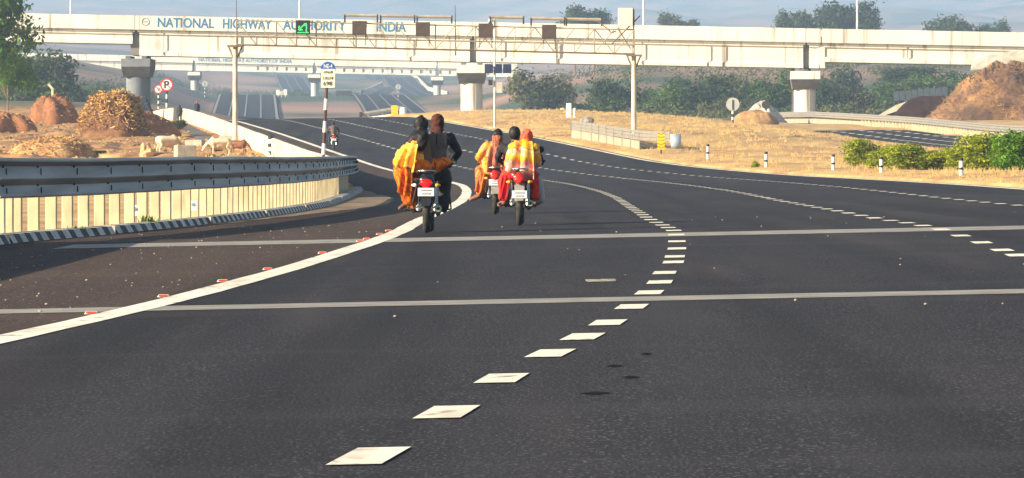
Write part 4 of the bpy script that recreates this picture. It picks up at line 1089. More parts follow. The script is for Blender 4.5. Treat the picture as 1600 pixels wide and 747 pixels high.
# ---------------------------------------------------------------- remeshed organic shapes
def blob(name, parts, m, parent=None, voxel=.018, loc=None, rz=0, smooth=3, disp=0, dscale=.12):
    mb = MB()
    q_ = .90 if name in ('shawl', 'kurta', 'jacket', 'saree', 'skirt') else 1
    for p in parts:
        if p[0] == 'c':
            a, ra, b, rb = p[1:]; ra *= q_; rb *= q_; mb.cyl(a, b, ra, rb, 14); mb.ball(a, ra, nu=14, nv=8); mb.ball(b, rb, nu=14, nv=8)
        elif p[0] == 's': mb.ball(p[1], p[2], nu=18, nv=12, rot=p[3] if len(p) > 3 else None)
        elif p[0] == 'b': mb.box(p[1], p[2], rot=p[3] if len(p) > 3 else None)
    o = mb.build(name, m, parent, loc=loc); o.rotation_euler.z = rz
    md = o.modifiers.new('r', 'REMESH'); md.mode = 'VOXEL'; md.voxel_size = voxel; md.use_smooth_shade = True
    if smooth: sm = o.modifiers.new('s', 'SMOOTH'); sm.iterations = smooth; sm.factor = .5
    if disp:
        tx = bpy.data.textures.new(name, 'CLOUDS'); tx.noise_scale = dscale*1.3
        dm = o.modifiers.new('d', 'DISPLACE'); dm.texture = tx; dm.strength = disp*.8; dm.mid_level = .5
        t2 = bpy.data.textures.new(name+'_fold', 'CLOUDS'); t2.noise_scale = .055; t2.noise_depth = 1
        d2_ = o.modifiers.new('d2', 'DISPLACE'); d2_.texture = t2; d2_.strength = min(.02, disp*.45); d2_.mid_level = .5
    return o
M_skin = mk('skin', (.14, .065, .04), .55, c2=(.11, .05, .03))
M_hair = mk('hair_black', (.012, .010, .011), .6)
def hand_parts(w_, dirv, grip=True):
    """palm and five curled fingers around a bar running along x"""
    w_ = Vector(w_); d = Vector(dirv).normalized(); up = Vector((0, 0, 1)); sx = Vector((1, 0, 0))
    pm = w_+d*.05; P = [('c', w_, .026, pm, .034)]
    for i, (off, ln) in enumerate(((-.033, .072), (-.011, .080), (.011, .076), (.033, .062))):
        k = pm+sx*off+d*.025; m1 = k+d*ln*.45+up*.008; e = m1+d*.012-up*ln*.5
        P += [('c', k, .012, m1, .011), ('c', m1, .011, e, .009)]
    t = pm+sx*.036*(-1 if w_.x > 0 else 1)-up*.01; P += [('c', t, .014, t+d*.03-up*.03, .011)]
    return P
def head_parts(c, fwd, r=.098):
    c = Vector(c); f = Vector(fwd).normalized(); side = Vector((f.y, -f.x, 0)).normalized()
    return [('s', c, (r*.86, r*.98, r*1.18)), ('s', c+f*.035-Vector((0,0,.06)), (r*.62, r*.62, r*.6)), ('c', c+f*r*.93, .012, c+f*(r*1.12)-Vector((0,0,.03)), .016),
            ('s', c+side*r*.9, (.014,.022,.032)), ('s', c-side*r*.9, (.014,.022,.032)), ('s', c+f*(r*.98)-Vector((0,0,.07)), (.026,.012,.012))]
def person(loc, rz, J, label, group=None, fwd=(0,1,0), hands=True):
    P = [('c', J['pelvis'], .145, J['waist'], .125), ('c', J['waist'], .125, J['chest'], .155), ('c', J['chest'], .13, J['neck'], .055), ('c', J['neck'], .052, J['head'], .055)]
    P += head_parts(J['head'], fwd)
    for s in 'LR':
        P += [('c', J['chest'], .09, J['sh'+s], .06), ('c', J['sh'+s], .058, J['el'+s], .042), ('c', J['el'+s], .042, J['wr'+s], .028),
              ('c', J['pelvis'], .12, J['hip'+s], .10), ('c', J['hip'+s], .092, J['kn'+s], .060), ('c', J['kn'+s], .058, J['an'+s], .036),
              ('c', J['an'+s], .036, J['to'+s], .030)]
        if hands: P += hand_parts(J['wr'+s], Vector(J['wr'+s])-Vector(J['el'+s]))
        else: P += [('c', J['wr'+s], .03, Vector(J['wr'+s])+(Vector(J['wr'+s])-Vector(J['el'+s])).normalized()*.1, .022)]
    o = blob('person', P, M_skin, voxel=.014 if hands else .03, loc=loc, rz=rz, smooth=2)
    return tag(o, label, 'person', group)
def sleeve(J, s, ra=.078, rb=.058, f=.9):
    e, w_ = Vector(J['el'+s]), Vector(J['wr'+s]); return [('c', J['sh'+s], ra, J['el'+s], rb), ('c', e, rb, e.lerp(w_, f), rb*.8)]
def torso_parts(J, k=1.0): return [('c', J['pelvis'], .165*k, J['waist'], .155*k), ('c', J['waist'], .155*k, J['chest'], .178*k), ('c', J['chest'], .15*k, J['neck'], .075), ('c', J['chest'], .12*k, J['shL'], .088), ('c', J['chest'], .12*k, J['shR'], .088)]
def leg_parts(J, s, ra=.112, rb=.08, rc=.065): return [('c', J['pelvis'], .14, J['hip'+s], .12), ('c', J['hip'+s], ra, J['kn'+s], rb), ('c', J['kn'+s], rb, J['an'+s], rc)]
def shoe(J, s, m, parent):
    a, t = Vector(J['an'+s]), Vector(J['to'+s]); blob('shoe', [('c', a-Vector((0,0,.03)), .048, t-Vector((0,0,.01)), .04), ('s', a+(a-t).normalized()*.03-Vector((0,0,.03)), (.045,.05,.04))], m, parent, voxel=.014)

# rider (driver) joints, bike frame: +y forward, seat top z .80
def driver_J(dx=0.0, lean=0.0, h=0.0):
    return dict(pelvis=(dx, .48, .90), waist=(dx+lean*.3, .50, 1.08+h*.5), chest=(dx+lean, .56, 1.30+h), neck=(dx+lean, .62, 1.44+h), head=(dx+lean, .66, 1.58+h),
        shL=(dx+lean-.19, .58, 1.37+h), shR=(dx+lean+.19, .58, 1.37+h), elL=(dx-.34, .78, 1.16+h*.5), elR=(dx+.34, .78, 1.16+h*.5), wrL=(-.33, .98, 1.03), wrR=(.33, .98, 1.03),
        hipL=(dx-.10, .50, .88), hipR=(dx+.10, .50, .88), knL=(-.24, .88, .78), knR=(.24, .88, .78), anL=(-.22, .58, .38), anR=(.22, .58, .38), toL=(-.23, .76, .33), toR=(.23, .76, .33))

# ---------------------------------------------------------------- motorcycle
M_tyre = mk('tyre_rubber', (.022,.020,.018), .85, c2=(.05,.042,.035), scale=14); M_chrome = mk('chrome', (.5,.5,.5), .25, metallic=.9, c2=(.4,.4,.4))
M_rim = mk('rim_alloy', (.12,.12,.12), .45, metallic=.7); M_seat = mk('seat_vinyl', (.02,.018,.018), .5); M_eng = mk('engine_grey', (.13,.12,.115), .55, metallic=.5)
M_body = mk('bike_black', (.015,.014,.018), .25, spec=.6); M_bodyr = mk('bike_red', (.42,.02,.02), .3, spec=.6); M_tail = mk('tail_red', (.72,.01,.01), .2, emit=.25, c2=(.5,.0,.0)); M_tail2 = mk('tail_dull', (.6,.03,.02), .3, c2=(.4,.01,.01))
M_plate = mk('plate_white', (.85,.83,.78), .5, c2=(.8,.78,.73)); M_amber = mk('amber', (.8,.35,.03), .3); M_mud = mk('mudguard_silver', (.34,.32,.28), .6, metallic=.3)
M_worn = mk('worn_ink', (.40,.38,.37), .7)
def motorcycle(loc, rz, label, body, tail, plate_z=.60, silver=False, group=None, plate='MH 20 AX', lean=0):
    r = empty('motorcycle', loc, label, 'motorcycle', group, rz)
    r.rotation_euler.y = lean
    for y, nm in ((0, 'rear_wheel'), (1.27, 'front_wheel')):
        wh = MB().torus((0, y, .305), .245, .060, 'x', n=36, m=10, sq=.95).build(nm, M_tyre, r, smooth=True)
        mb = MB().torus((0, y, .305), .205, .018, 'x', n=28, m=6); mb.cyl((-.07,y,.305),(.07,y,.305), .05, .05, 12)
        for i in range(6): a = i*math.pi/3; mb.cyl((0, y, .305), (0, y+.2*math.cos(a), .305+.2*math.sin(a)), .012, .012, 5)
        mb.build('rim', M_rim, wh)
    mb = MB()
    for a in [R(x) for x in range(15, 165, 15)]:
        mb.quad([(-.075, -.335*math.cos(a), .305+.335*math.sin(a)), (.075, -.335*math.cos(a), .305+.335*math.sin(a)), (.075, -.335*math.cos(a+R(15)), .305+.335*math.sin(a+R(15))), (-.075, -.335*math.cos(a+R(15)), .305+.335*math.sin(a+R(15)))])
    o = mb.build('rear_mudguard', M_mud if silver else M_body, r, smooth=True); md = o.modifiers.new('t', 'SOLIDIFY'); md.thickness = .012
    # plastic tail of the mudguard carrying the plate
    mb = MB().strip([[(-.085,-.30,.70),(.085,-.30,.70),(.085,-.24,.70),(-.085,-.24,.70)],[(-.075,-.37,.50),(.075,-.37,.50),(.075,-.33,.50),(-.075,-.33,.50)],[(-.06,-.38,.40),(.06,-.38,.40),(.06,-.35,.40),(-.06,-.35,.40)]], close=True)
    mb.quad([(-.06,-.38,.40),(.06,-.38,.40),(.06,-.35,.40),(-.06,-.35,.40)]); mb.build('mudguard_flap', M_mud if silver else M_body, r)
    mb = MB().box((0,-.365,plate_z), (.235,.012,.12), rot=Matrix.Rotation(R(-12), 3, 'X'))
    for row_, n_ in ((.028, 6), (-.022, 5)):
        for i in range(n_): mb.box(((i-(n_-1)/2)*.028, -.372-.2*(.028-row_), plate_z+row_), (.012 if i % 2 else .018, .010, .026), rot=Matrix.Rotation(R(-12), 3, 'X'), mi=1)
    pl = mb.build('number_plate', [M_plate, M_worn], r)
    tl = blob('tail_light', [('s', (0,-.34,.735), (.095,.05,.058)), ('s', (0,-.34,.70), (.06,.05,.04))], tail, r, voxel=.01)
    blob('tail_cowl', [('c', (0,-.27,.78), .085, (0,.15,.76), .11), ('s', (0,-.30,.775), (.115,.06,.06)), ('c', (-.07,.1,.70), .05, (-.07,.4,.62), .07), ('c', (.07,.1,.70), .05, (.07,.4,.62), .07)], body, r, voxel=.015)
    blob('fuel_tank', [('s', (0,.83,.90), (.15,.27,.13)), ('c', (0,.7,.84), .10, (0,.98,.88), .10)], body, r, voxel=.018)
    blob('seat', [('c', (0,-.22,.835), .07, (0,.0,.83), .10), ('c', (0,.0,.80), .11, (0,.58,.78), .10)], M_seat, r, voxel=.018)
    MB().tube([(-.12,.0,.86),(-.13,-.28,.90),(-.08,-.37,.91),(.08,-.37,.91),(.13,-.28,.90),(.12,.0,.86)], .014, 8).build('grab_rail', M_chrome, r, smooth=True)
    mb = MB().box((0,.62,.42), (.20,.30,.28)).cyl((0,.78,.42),(0,.84,.66), .085, .08, 14)
    for i in range(5): mb.box((0,.80+.01*i,.50+.035*i), (.22,.19,.010))
    for sx in (-1, 1): mb.cyl((sx*.10,.60,.38),(sx*.16,.60,.38), .09, .075, 18)
    mb.build('engine', M_eng, r, bevel=.01)
    mb = MB().tube([(0,.40,.62),(0,.62,.26),(0,.90,.30),(0,1.02,.80)], .022).tube([(-.06,.0,.72),(-.06,.5,.70),(0,.95,.82)], .018).tube([(.06,.0,.72),(.06,.5,.70),(0,.95,.82)], .018)
    for sx in (-1, 1): mb.cyl((sx*.10,0,.305),(sx*.10,.50,.34), .022, .025, 8)
    mb.build('frame', M_dark, r)
    for sx in (-1, 1):
        sh_ = MB().cyl((sx*.125,-.01,.32),(sx*.12,.10,.72), .022, .022, 10); 
        for i in range(9): t = i/9; sh_.torus((sx*.125-sx*.005*t,-.01+.11*t,.36+.34*t), .034, .007, 'y', n=10, m=4)
        sh_.build('shock_absorber', M_chrome, r)
        MB().cyl((sx*.05,1.27,.305),(sx*.09,1.03,.98), .024, .026, 10).build('fork', M_chrome, r)
        MB().tube([(sx*.02,1.0,1.0),(sx*.16,.99,1.06),(sx*.28,.96,1.05),(sx*.38,.90,1.03)], .013).cyl((sx*.29,.955,1.047),(sx*.395,.89,1.028), .02, .02, 10).build('handlebar', M_dark, r)
        mm = MB().tube([(sx*.27,.97,1.05),(sx*.33,.97,1.20)], .007, 6); mm.cyl((sx*.33,.955,1.215),(sx*.33,.975,1.215), .055, .055, 16)
        mm.build('mirror', M_black, r)
        ind = MB().cyl((sx*.08,-.31,.70),(sx*.16,-.32,.70), .012, .012, 6).build('indicator', M_dark, r)
        blob('indicator_lens', [('c', (sx*.16,-.34,.70), .028, (sx*.20,-.33,.70), .018)], M_amber if silver or sx > 0 else M_plate, ind, voxel=.01)
        MB().box((sx*.17,.56,.34),(.13,.04,.025)).cyl((sx*.14,.20,.40),(sx*.27,.20,.40), .018, .018, 8).build('footrest', M_dark, r)
    MB().tube([(.08,.85,.36),(.13,.6,.26),(.145,.3,.29)], .022).cyl((.15,.32,.29),(.175,-.28,.36), .040, .055, 16).build('exhaust', M_eng, r, smooth=False)
    MB().cyl((.176,-.285,.361),(.176,-.290,.361), .05, .048, 16).cyl((.176,-.29,.361),(.176,-.30,.361), .022, .022, 10, mi=1).build('exhaust_tip', [mk('tip', (.35,.42,.30), .4, metallic=.4), M_black], r)
    # saree guard / leg guard on the left, front light
    MB().tube([(-.14,-.2,.70),(-.20,-.22,.45),(-.20,.12,.36),(-.15,.2,.62)], .010, 6).tube([(-.17,-.2,.58),(-.20,.15,.50)], .008, 6).tube([(-.12,.32,.30),(-.32,.30,.34),(-.34,.14,.34),(-.30,.0,.36)], .014, 6).build('saree_guard', M_dark, r)
    MB().tube([(0,.95,.55),(-.30,.97,.52),(-.32,.97,.34),(0,.93,.30)], .013, 6).tube([(0,.95,.55),(.30,.97,.52),(.32,.97,.34),(0,.93,.30)], .013, 6).build('crash_guard', M_dark, r)
    blob('headlight', [('s', (0,1.14,.93), (.09,.09,.10))], M_body, r, voxel=.02)
    mb = MB()
    for a in [R(x) for x in range(35, 145, 15)]:
        mb.quad([(-.06, 1.27-.34*math.cos(a), .305+.34*math.sin(a)), (.06, 1.27-.34*math.cos(a), .305+.34*math.sin(a)), (.06, 1.27-.34*math.cos(a+R(15)), .305+.34*math.sin(a+R(15))), (-.06, 1.27-.34*math.cos(a+R(15)), .305+.34*math.sin(a+R(15)))])
    mb.build('front_mudguard', body, r, smooth=True)
    return r
def cloth_tones(name, cols, scale, stretch=(1,1,1), rough=.85, dist=1.5, rotz=0):  # cloth colours mixed by noise; darker tones also serve as fold shade
    m = mk(name, cols[0], rough); t = m.node_tree; b = t.nodes['Principled BSDF']
    tc = t.nodes.new('ShaderNodeTexCoord'); mp = t.nodes.new('ShaderNodeMapping'); mp.inputs['Scale'].default_value = stretch; mp.inputs['Rotation'].default_value = (0, rotz, 0)
    n = t.nodes.new('ShaderNodeTexNoise'); n.inputs['Scale'].default_value = scale; n.inputs['Detail'].default_value = 3; n.inputs['Distortion'].default_value = dist
    r = t.nodes.new('ShaderNodeValToRGB'); r.color_ramp.interpolation = 'LINEAR'; e = r.color_ramp.elements
    k = len(cols); e[0].position = .32; e[0].color = (*cols[0], 1); e[1].position = .68; e[1].color = (*cols[-1], 1)
    for i in range(1, k-1): x = e.new(.32+.36*i/(k-1)); x.color = (*cols[i], 1)
    t.links.new(tc.outputs['Object'], mp.inputs[0]); t.links.new(mp.outputs[0], n.inputs[0]); t.links.new(n.outputs[0], r.inputs[0]); t.links.new(r.outputs[0], b.inputs['Base Color'])
    return m
GB = 'motorcycles riding together up the road'
def bikeloc(u, v, s): 
    Y = F/s; X = (u-800)/s; return Vector((X, Y, Z1(Y)+SUP*(X-X1(Y))+.002))
# --- left pair: orange saree side-saddle
s1 = 107.0; b1 = bikeloc(667, 365, s1)
b1.z = CZ-(365-222)/s1; g1 = Z1(b1.y)+SUP*(b1.x-X1(b1.y)); b1.z = g1+.002
motorcycle(b1, R(-1.5), 'black motorcycle nearest the camera with bright red tail light, on the left', M_body, M_tail, .60, group=GB, plate='MH 20 BK')
J = driver_J(.10, .03, .02)
d1 = person(b1, R(-1.5), J, 'person steering the left motorcycle, brown hood, grey backpack and black clothes', fwd=(0,1,0))
M_bk = mk('jacket_black', (.018,.016,.018), .85, c2=(.03,.025,.028), scale=8)
blob('jacket', torso_parts(J, 1.05)+sleeve(J,'L')+sleeve(J,'R', .085, .062), M_bk, d1, disp=.03)
blob('trousers', leg_parts(J,'L')+leg_parts(J,'R', .125, .10, .085), M_bk, d1, disp=.025)
hc = Vector(J['head']); M_hood = cloth_tones('hood_brown', [(.03,.009,.007),(.085,.022,.012),(.02,.007,.006)], 14)
blob('hood', [('s', hc+Vector((0,-.01,.02)), (.108,.12,.125)), ('c', hc+Vector((0,-.02,-.09)), .10, Vector(J['neck'])+Vector((0,-.03,-.06)), .115)], M_hood, d1, disp=.04, dscale=.06)
blob('backpack', [('b', (.135,.315,1.26), (.29,.16,.38)), ('b', (.20,.25,1.20), (.14,.06,.24)), ('c', (.03,.34,1.42), .03, (.03,.5,1.47), .03), ('c', (.24,.34,1.42), .03, (.24,.5,1.47), .03)], mk('bag_grey', (.16,.12,.105), .85, c2=(.08,.06,.055), scale=7), d1, disp=.02, smooth=6)
MB().box((.135,.232,1.32), (.022,.012,.26)).build('bag_zip', M_black, d1)
for s_ in 'LR': shoe(J, s_, M_black, d1)
W = dict(pelvis=(-.02,.12,.94), waist=(-.06,.10,1.10), chest=(-.10,.10,1.27), neck=(-.10,.10,1.42), head=(-.09,.11,1.57), shL=(-.13,-.06,1.36), shR=(-.13,.27,1.36), elL=(-.34,-.05,1.16), elR=(-.22,.36,1.16),
         wrL=(-.42,.08,1.02), wrR=(-.02,.44,1.12), hipL=(-.08,.03,.92), hipR=(-.08,.20,.92), knL=(-.42,.05,.90), knR=(-.43,.20,.88), anL=(-.27,.06,.46), anR=(-.26,.18,.44), toL=(-.40,.04,.36), toR=(-.40,.18,.36))
w1 = person(b1, R(-1.5), W, 'person riding side saddle on the left motorcycle, bright orange saree and yellow shawl', fwd=(-.85,.5,0))
M_or = cloth_tones('saree_orange', [(.48,.06,.004),(.78,.20,.006),(.30,.025,.004),(.80,.25,.01)], 5, (1,1,.5))  # dark red tones stand for the shade inside the folds
M_ye = cloth_tones('shawl_yellow', [(.55,.13,.005),(.80,.33,.008),(.86,.50,.10),(.72,.22,.008)], 6, (1,1,1.2))
blob('saree', [('c', W['pelvis'], .17, (-.40,.10,.93), .12), ('c', (-.38,.02,.90), .11, (-.28,.02,.50), .10), ('c', (-.40,.18,.90), .11, (-.27,.16,.46), .10), ('c', (-.34,.08,.88), .13, (-.26,.10,.56), .13), ('c', W['pelvis'], .15, (.12,.18,.98), .12), ('c', (.08,.14,.98), .11, (.30,.24,1.05), .07), ('c', (-.20,.04,.60), .06, (-.19,.05,.40), .07), ('s', (-.10,.0,.98), (.16,.14,.10))], M_or, w1, disp=.06, dscale=.09, smooth=2)
blob('shawl', [('c', (-.10,.08,1.35), .12, (-.16,.06,1.12), .17), ('c', (-.14,-.05,1.34), .10, (-.35,-.05,1.14), .11), ('c', (-.35,-.05,1.14), .11, (-.42,.04,1.03), .09), ('c', (-.30,.0,1.22), .09, (-.24,.0,.98), .12)], M_ye, w1, disp=.05, dscale=.08, smooth=2)
hc = Vector(W['head'])
blob('head_scarf', [('s', hc+Vector((.0,-.01,.02)), (.108,.12,.125)), ('c', hc+Vector((.01,0,.10)), .045, hc+Vector((.0,0,.15)), .02), ('c', hc+Vector((0,-.01,-.08)), .10, (-.12,.02,1.38), .13), ('c', (-.12,.0,1.38), .11, (-.20,-.02,1.33), .10), ('c', (-.16,-.04,1.38), .10, (-.28,-.05,1.24), .07), ('c', (-.06,-.06,1.40), .10, (-.10,-.08,1.26), .08)], M_hair, w1, disp=.05, dscale=.07)
# --- right pair nearest: red scarf, yellow / pink shawl
s2 = 97.5; b2 = bikeloc(812, 352, s2)
motorcycle(b2, R(-.8), 'red tailed motorcycle on the right carrying a passenger in yellow and pink shawl', M_bodyr, M_tail2, .50, silver=True, group=GB, plate='MH 20 CD')
J = driver_J(-.03, -.06, -.13)
d2 = person(b2, R(-.8), J, 'person steering the right motorcycle, dark hair and black jacket, mostly hidden', fwd=(0,1,0))
blob('jacket', torso_parts(J)+sleeve(J,'L')+sleeve(J,'R', .085, .065), M_bk, d2, disp=.03)
M_jean = mk('jeans', (.03,.055,.12), .85, c2=(.02,.035,.07), scale=9)
blob('trousers', leg_parts(J,'L')+leg_parts(J,'R'), M_jean, d2, disp=.02)
blob('hair', [('s', Vector(J['head'])+Vector((0,-.02,.03)), (.10,.112,.118))], M_hair, d2, disp=.015, dscale=.04)
for s_ in 'LR': shoe(J, s_, M_dark, d2)
W = dict(pelvis=(.02,.08,.90), waist=(.04,.07,1.06), chest=(.07,.10,1.22), neck=(.09,.13,1.32), head=(.11,.15,1.42), shL=(-.10,.12,1.27), shR=(.24,.12,1.27), elL=(-.18,.26,1.05), elR=(.26,.26,1.05),
         wrL=(-.10,.42,1.0), wrR=(.16,.42,1.0), hipL=(-.09,.1,.88), hipR=(.10,.1,.88), knL=(-.25,.40,.74), knR=(.27,.42,.74), anL=(-.26,.20,.40), anR=(.26,.20,.40), toL=(-.33,.26,.34), toR=(.27,.36,.36))
w2 = person(b2, R(-.8), W, 'passenger on the right motorcycle with a red head scarf and yellow and pink shawl', fwd=(0,1,0))
def band(name, stops):        # cloth dyed in bands by height, with noise
    m = mk(name, stops[0][1], .85); t = m.node_tree; b = t.nodes['Principled BSDF']
    tc = t.nodes.new('ShaderNodeTexCoord'); sp_ = t.nodes.new('ShaderNodeSeparateXYZ'); n = t.nodes.new('ShaderNodeTexNoise'); n.inputs['Scale'].default_value = 9; n.inputs['Detail'].default_value = 4
    a = t.nodes.new('ShaderNodeMath'); a.operation = 'MULTIPLY_ADD'; a.inputs[1].default_value = .42; r = t.nodes.new('ShaderNodeValToRGB'); e = r.color_ramp.elements
    z0, z1 = stops[0][0], stops[-1][0]; mr = t.nodes.new('ShaderNodeMapRange'); mr.inputs[1].default_value = z0+.21; mr.inputs[2].default_value = z1+.21
    t.links.new(tc.outputs['Object'], sp_.inputs[0]); t.links.new(tc.outputs['Object'], n.inputs[0]); t.links.new(n.outputs[0], a.inputs[0]); t.links.new(sp_.outputs[2], a.inputs[2]); t.links.new(a.outputs[0], mr.inputs[0]); t.links.new(mr.outputs[0], r.inputs[0]); t.links.new(r.outputs[0], b.inputs['Base Color'])
    e[0].position = 0; e[0].color = (*stops[0][1], 1); e[1].position = 1; e[1].color = (*stops[-1][1], 1)
    for z, c in stops[1:-1]: x = e.new((z-z0)/(z1-z0)); x.color = (*c, 1)
    return m
PK, YL, OR, RD = (.62,.19,.15), (.78,.33,.008), (.62,.09,.01), (.50,.015,.012)
M_sh2 = band('shawl_banded', [(.76,PK),(.92,(.92,.50,.38)),(1.0,PK),(1.06,YL),(1.14,(.93,.50,.03)),(1.19,(.92,.62,.35)),(1.24,OR),(1.28,(.9,.5,.05)),(1.36,YL)])
blob('shawl', [('c', (.09,.09,1.30), .11, (.06,.04,1.0), .22), ('c', (.05,.03,1.0), .22, (.04,.04,.88), .21), ('c', (.07,.1,1.22), .14, (-.10,.12,1.24), .10), ('c', (.07,.1,1.22), .14, (.24,.12,1.24), .09), ('c', (-.10,.12,1.22), .10, (-.17,.2,1.0), .10), ('c', (.24,.12,1.22), .09, (.27,.2,1.0), .09)], M_sh2, w2, disp=.045, dscale=.10, smooth=3)
hc = Vector(W['head'])
blob('head_scarf', [('s', hc+Vector((0,-.01,.015)), (.105,.115,.115)), ('c', hc+Vector((0,0,-.07)), .095, (.09,.1,1.30), .10)], cloth_tones('scarf_red', [(.75,.05,.03),(.85,.12,.04),(.6,.03,.05)], 14), w2, disp=.045, dscale=.06)
blob('trousers', [('c', W['pelvis'], .16, (-.16,.22,.82), .14), ('c', (-.17,.22,.82), .13, (-.24,.30,.70), .12), ('c', (-.22,.24,.72), .125, (-.26,.18,.46), .085), ('c', W['pelvis'], .15, (.18,.25,.82), .11), ('c', (.2,.3,.8), .10, (.26,.20,.46), .07)], cloth_tones('salwar_red', [(.60,.012,.012),(.72,.04,.02),(.36,.006,.01)], 7), w2, disp=.05, dscale=.09, smooth=2)
blob('bag', [('c', (.31,.35,.74), .06, (.33,.35,.42), .075)], mk('plastic_bag', (.45,.48,.45), .6, c2=(.30,.34,.34), scale=6), w2, disp=.03)
for s_ in 'LR': shoe(J if False else W, s_, mk('sandal', (.30,.14,.09), .8), w2)
# --- middle pair, slightly ahead: tan and orange clothes, side-saddle
s3 = 80.5; b3 = bikeloc(774, 335, s3)
motorcycle(b3, R(-.8), 'dark motorcycle slightly ahead, half hidden by the red tailed one', M_bodyr, M_tail2, .62, silver=True, group=GB, plate='MH 20 EF')
J = driver_J(.02, .02, -.06)
d3 = person(b3, R(-.8), J, 'person steering the middle motorcycle, almost hidden in front of the tan clad passenger', fwd=(0,1,0))
M_gr = mk('shirt_dark', (.03,.03,.035), .85)
blob('jacket', torso_parts(J, .95)+sleeve(J,'L')+sleeve(J,'R'), M_gr, d3, disp=.03)
blob('trousers', leg_parts(J,'L')+leg_parts(J,'R'), M_gr, d3, disp=.02)
blob('hair', [('s', Vector(J['head'])+Vector((0,-.02,.03)), (.10,.112,.118))], M_hair, d3)
for s_ in 'LR': shoe(J, s_, M_dark, d3)
W = dict(pelvis=(-.03,.10,.92), waist=(-.05,.08,1.08), chest=(-.02,.10,1.25), neck=(.01,.11,1.38), head=(.04,.12,1.50), shL=(-.17,.04,1.33), shR=(.14,.16,1.33), elL=(-.33,.06,1.10), elR=(.18,.32,1.1),
         wrL=(-.22,.24,.98), wrR=(.10,.42,1.05), hipL=(-.1,.04,.90), hipR=(-.08,.20,.90), knL=(-.33,.10,.80), knR=(-.32,.24,.80), anL=(-.30,.10,.40), anR=(-.27,.24,.40), toL=(-.48,.08,.30), toR=(-.44,.22,.31))
w3 = person(b3, R(-.8), W, 'passenger sitting sideways on the middle motorcycle, tan and orange patterned clothes, striped pink scarf', fwd=(-.8,.6,0))
M_tan = cloth_tones('kurta_tan', [(.45,.16,.08),(.55,.27,.12),(.68,.28,.01),(.40,.07,.05)], 4)
blob('kurta', torso_parts(W, 1.12)+sleeve(W,'L', .10, .08)+sleeve(W,'R')+[('c', (-.12,.03,1.0), .16, (-.10,.0,.90), .17)], M_tan, w3, disp=.04, dscale=.09)
M_str = cloth_tones('scarf_stripe', [(.14,.02,.02),(.42,.12,.07),(.35,.10,.06),(.12,.018,.016),(.40,.18,.04)], 3.2, (5,1,1.6), rotz=R(35), dist=.3)
blob('scarf', [('s', Vector(W['head'])+Vector((0,-.01,-.02)), (.11,.12,.12)), ('c', (.04,.06,1.42), .10, (.0,.0,1.22), .13), ('c', (.0,-.02,1.22), .12, (.12,-.02,1.0), .10), ('c', (.02,-.02,1.25), .12, (-.04,-.04,1.05), .09)], M_str, w3, disp=.03, dscale=.08)
blob('cap', [('s', Vector(W['head'])+Vector((0,-.0,.055)), (.105,.12,.085))], M_hair, w3)
blob('skirt', [('c', W['pelvis'], .17, (-.30,.14,.84), .12), ('c', (-.30,.05,.82), .11, (-.30,.06,.44), .09), ('c', (-.30,.2,.82), .11, (-.27,.2,.42), .10), ('c', (-.2,.08,.8), .10, (-.2,.1,.5), .10)], cloth_tones('skirt_orange', [(.55,.11,.02),(.66,.28,.08),(.32,.04,.02),(.70,.20,.01)], 8, (1,1,.6)), w3, disp=.05, dscale=.09, smooth=2)
for s_ in 'LR': shoe(W, s_, mk('sandal_tan', (.35,.17,.10), .8), w3)
def flap(name, parent, top_, bot_, m, seed=0, amp=.035):
    R_ = []
    for j in range(9):
        t = j/8; row = []
        for i in range(13):
            a = i/12; p = Vector(top_[0]).lerp(Vector(top_[1]), a).lerp(Vector(bot_[0]).lerp(Vector(bot_[1]), a), t)
            w_ = amp*(.3+t)*math.sin(a*13+seed+t*2)+.03*t*N(a*3, t*3, seed); row.append(p+Vector((w_*.6, w_, .03*t*math.sin(a*9+seed))))
        R_.append(row)
    o = MB().strip(R_).build(name, m, parent, smooth=True); md = o.modifiers.new('t', 'SOLIDIFY'); md.thickness = .006; return o
flap('loose_cloth', w1, ((-.42,-.10,1.04),(-.22,-.17,1.08)), ((-.42,-.14,.58),(-.22,-.16,.50)), M_or, 1)
flap('loose_cloth', w1, ((-.34,-.16,1.24),(-.12,-.19,1.30)), ((-.43,-.24,.98),(-.16,-.24,.90)), M_ye, 3)
flap('loose_cloth', w2, ((-.09,-.10,1.36),(.20,-.10,1.35)), ((-.20,-.25,.86),(.27,-.25,.76)), M_sh2, 2, .05)
flap('loose_cloth', w2, ((-.28,.02,.80),(-.14,-.02,.82)), ((-.34,.0,.42),(-.18,.0,.40)), mk('cloth_red', (.55,.012,.012), .85, c2=(.35,.006,.01), scale=7), 5)
flap('loose_cloth', w3, ((-.10,-.14,1.32),(.16,-.14,1.34)), ((-.16,-.2,.84),(.20,-.2,.86)), M_str, 4)
flap('loose_cloth', w3, ((-.36,.0,.86),(-.18,-.02,.86)), ((-.42,-.03,.42),(-.22,-.02,.40)), mk('cloth_rust', (.60,.16,.03), .85, c2=(.40,.07,.02), scale=6), 6)
# --- lone rider far ahead
s4 = 26.0; b4 = bikeloc(521.5, 236.5, s4)
motorcycle(b4, R(4), 'tiny distant motorcycle near the left wall', M_bodyr, M_tail2, .60, plate='MH 20')
J = driver_J(0, 0, -.02)
d4 = person(b4, R(4), J, 'lone distant rider in a brown shirt near the left wall', fwd=(0,1,0), hands=True)
blob('shirt', torso_parts(J)+sleeve(J,'L')+sleeve(J,'R'), mk('shirt_brown', (.12,.075,.07), .85), d4, voxel=.03)
blob('trousers', leg_parts(J,'L')+leg_parts(J,'R'), M_gr, d4, voxel=.03)
blob('hair', [('s', Vector(J['head'])+Vector((0,-.02,.03)), (.10,.112,.118))], M_hair, d4, voxel=.03)
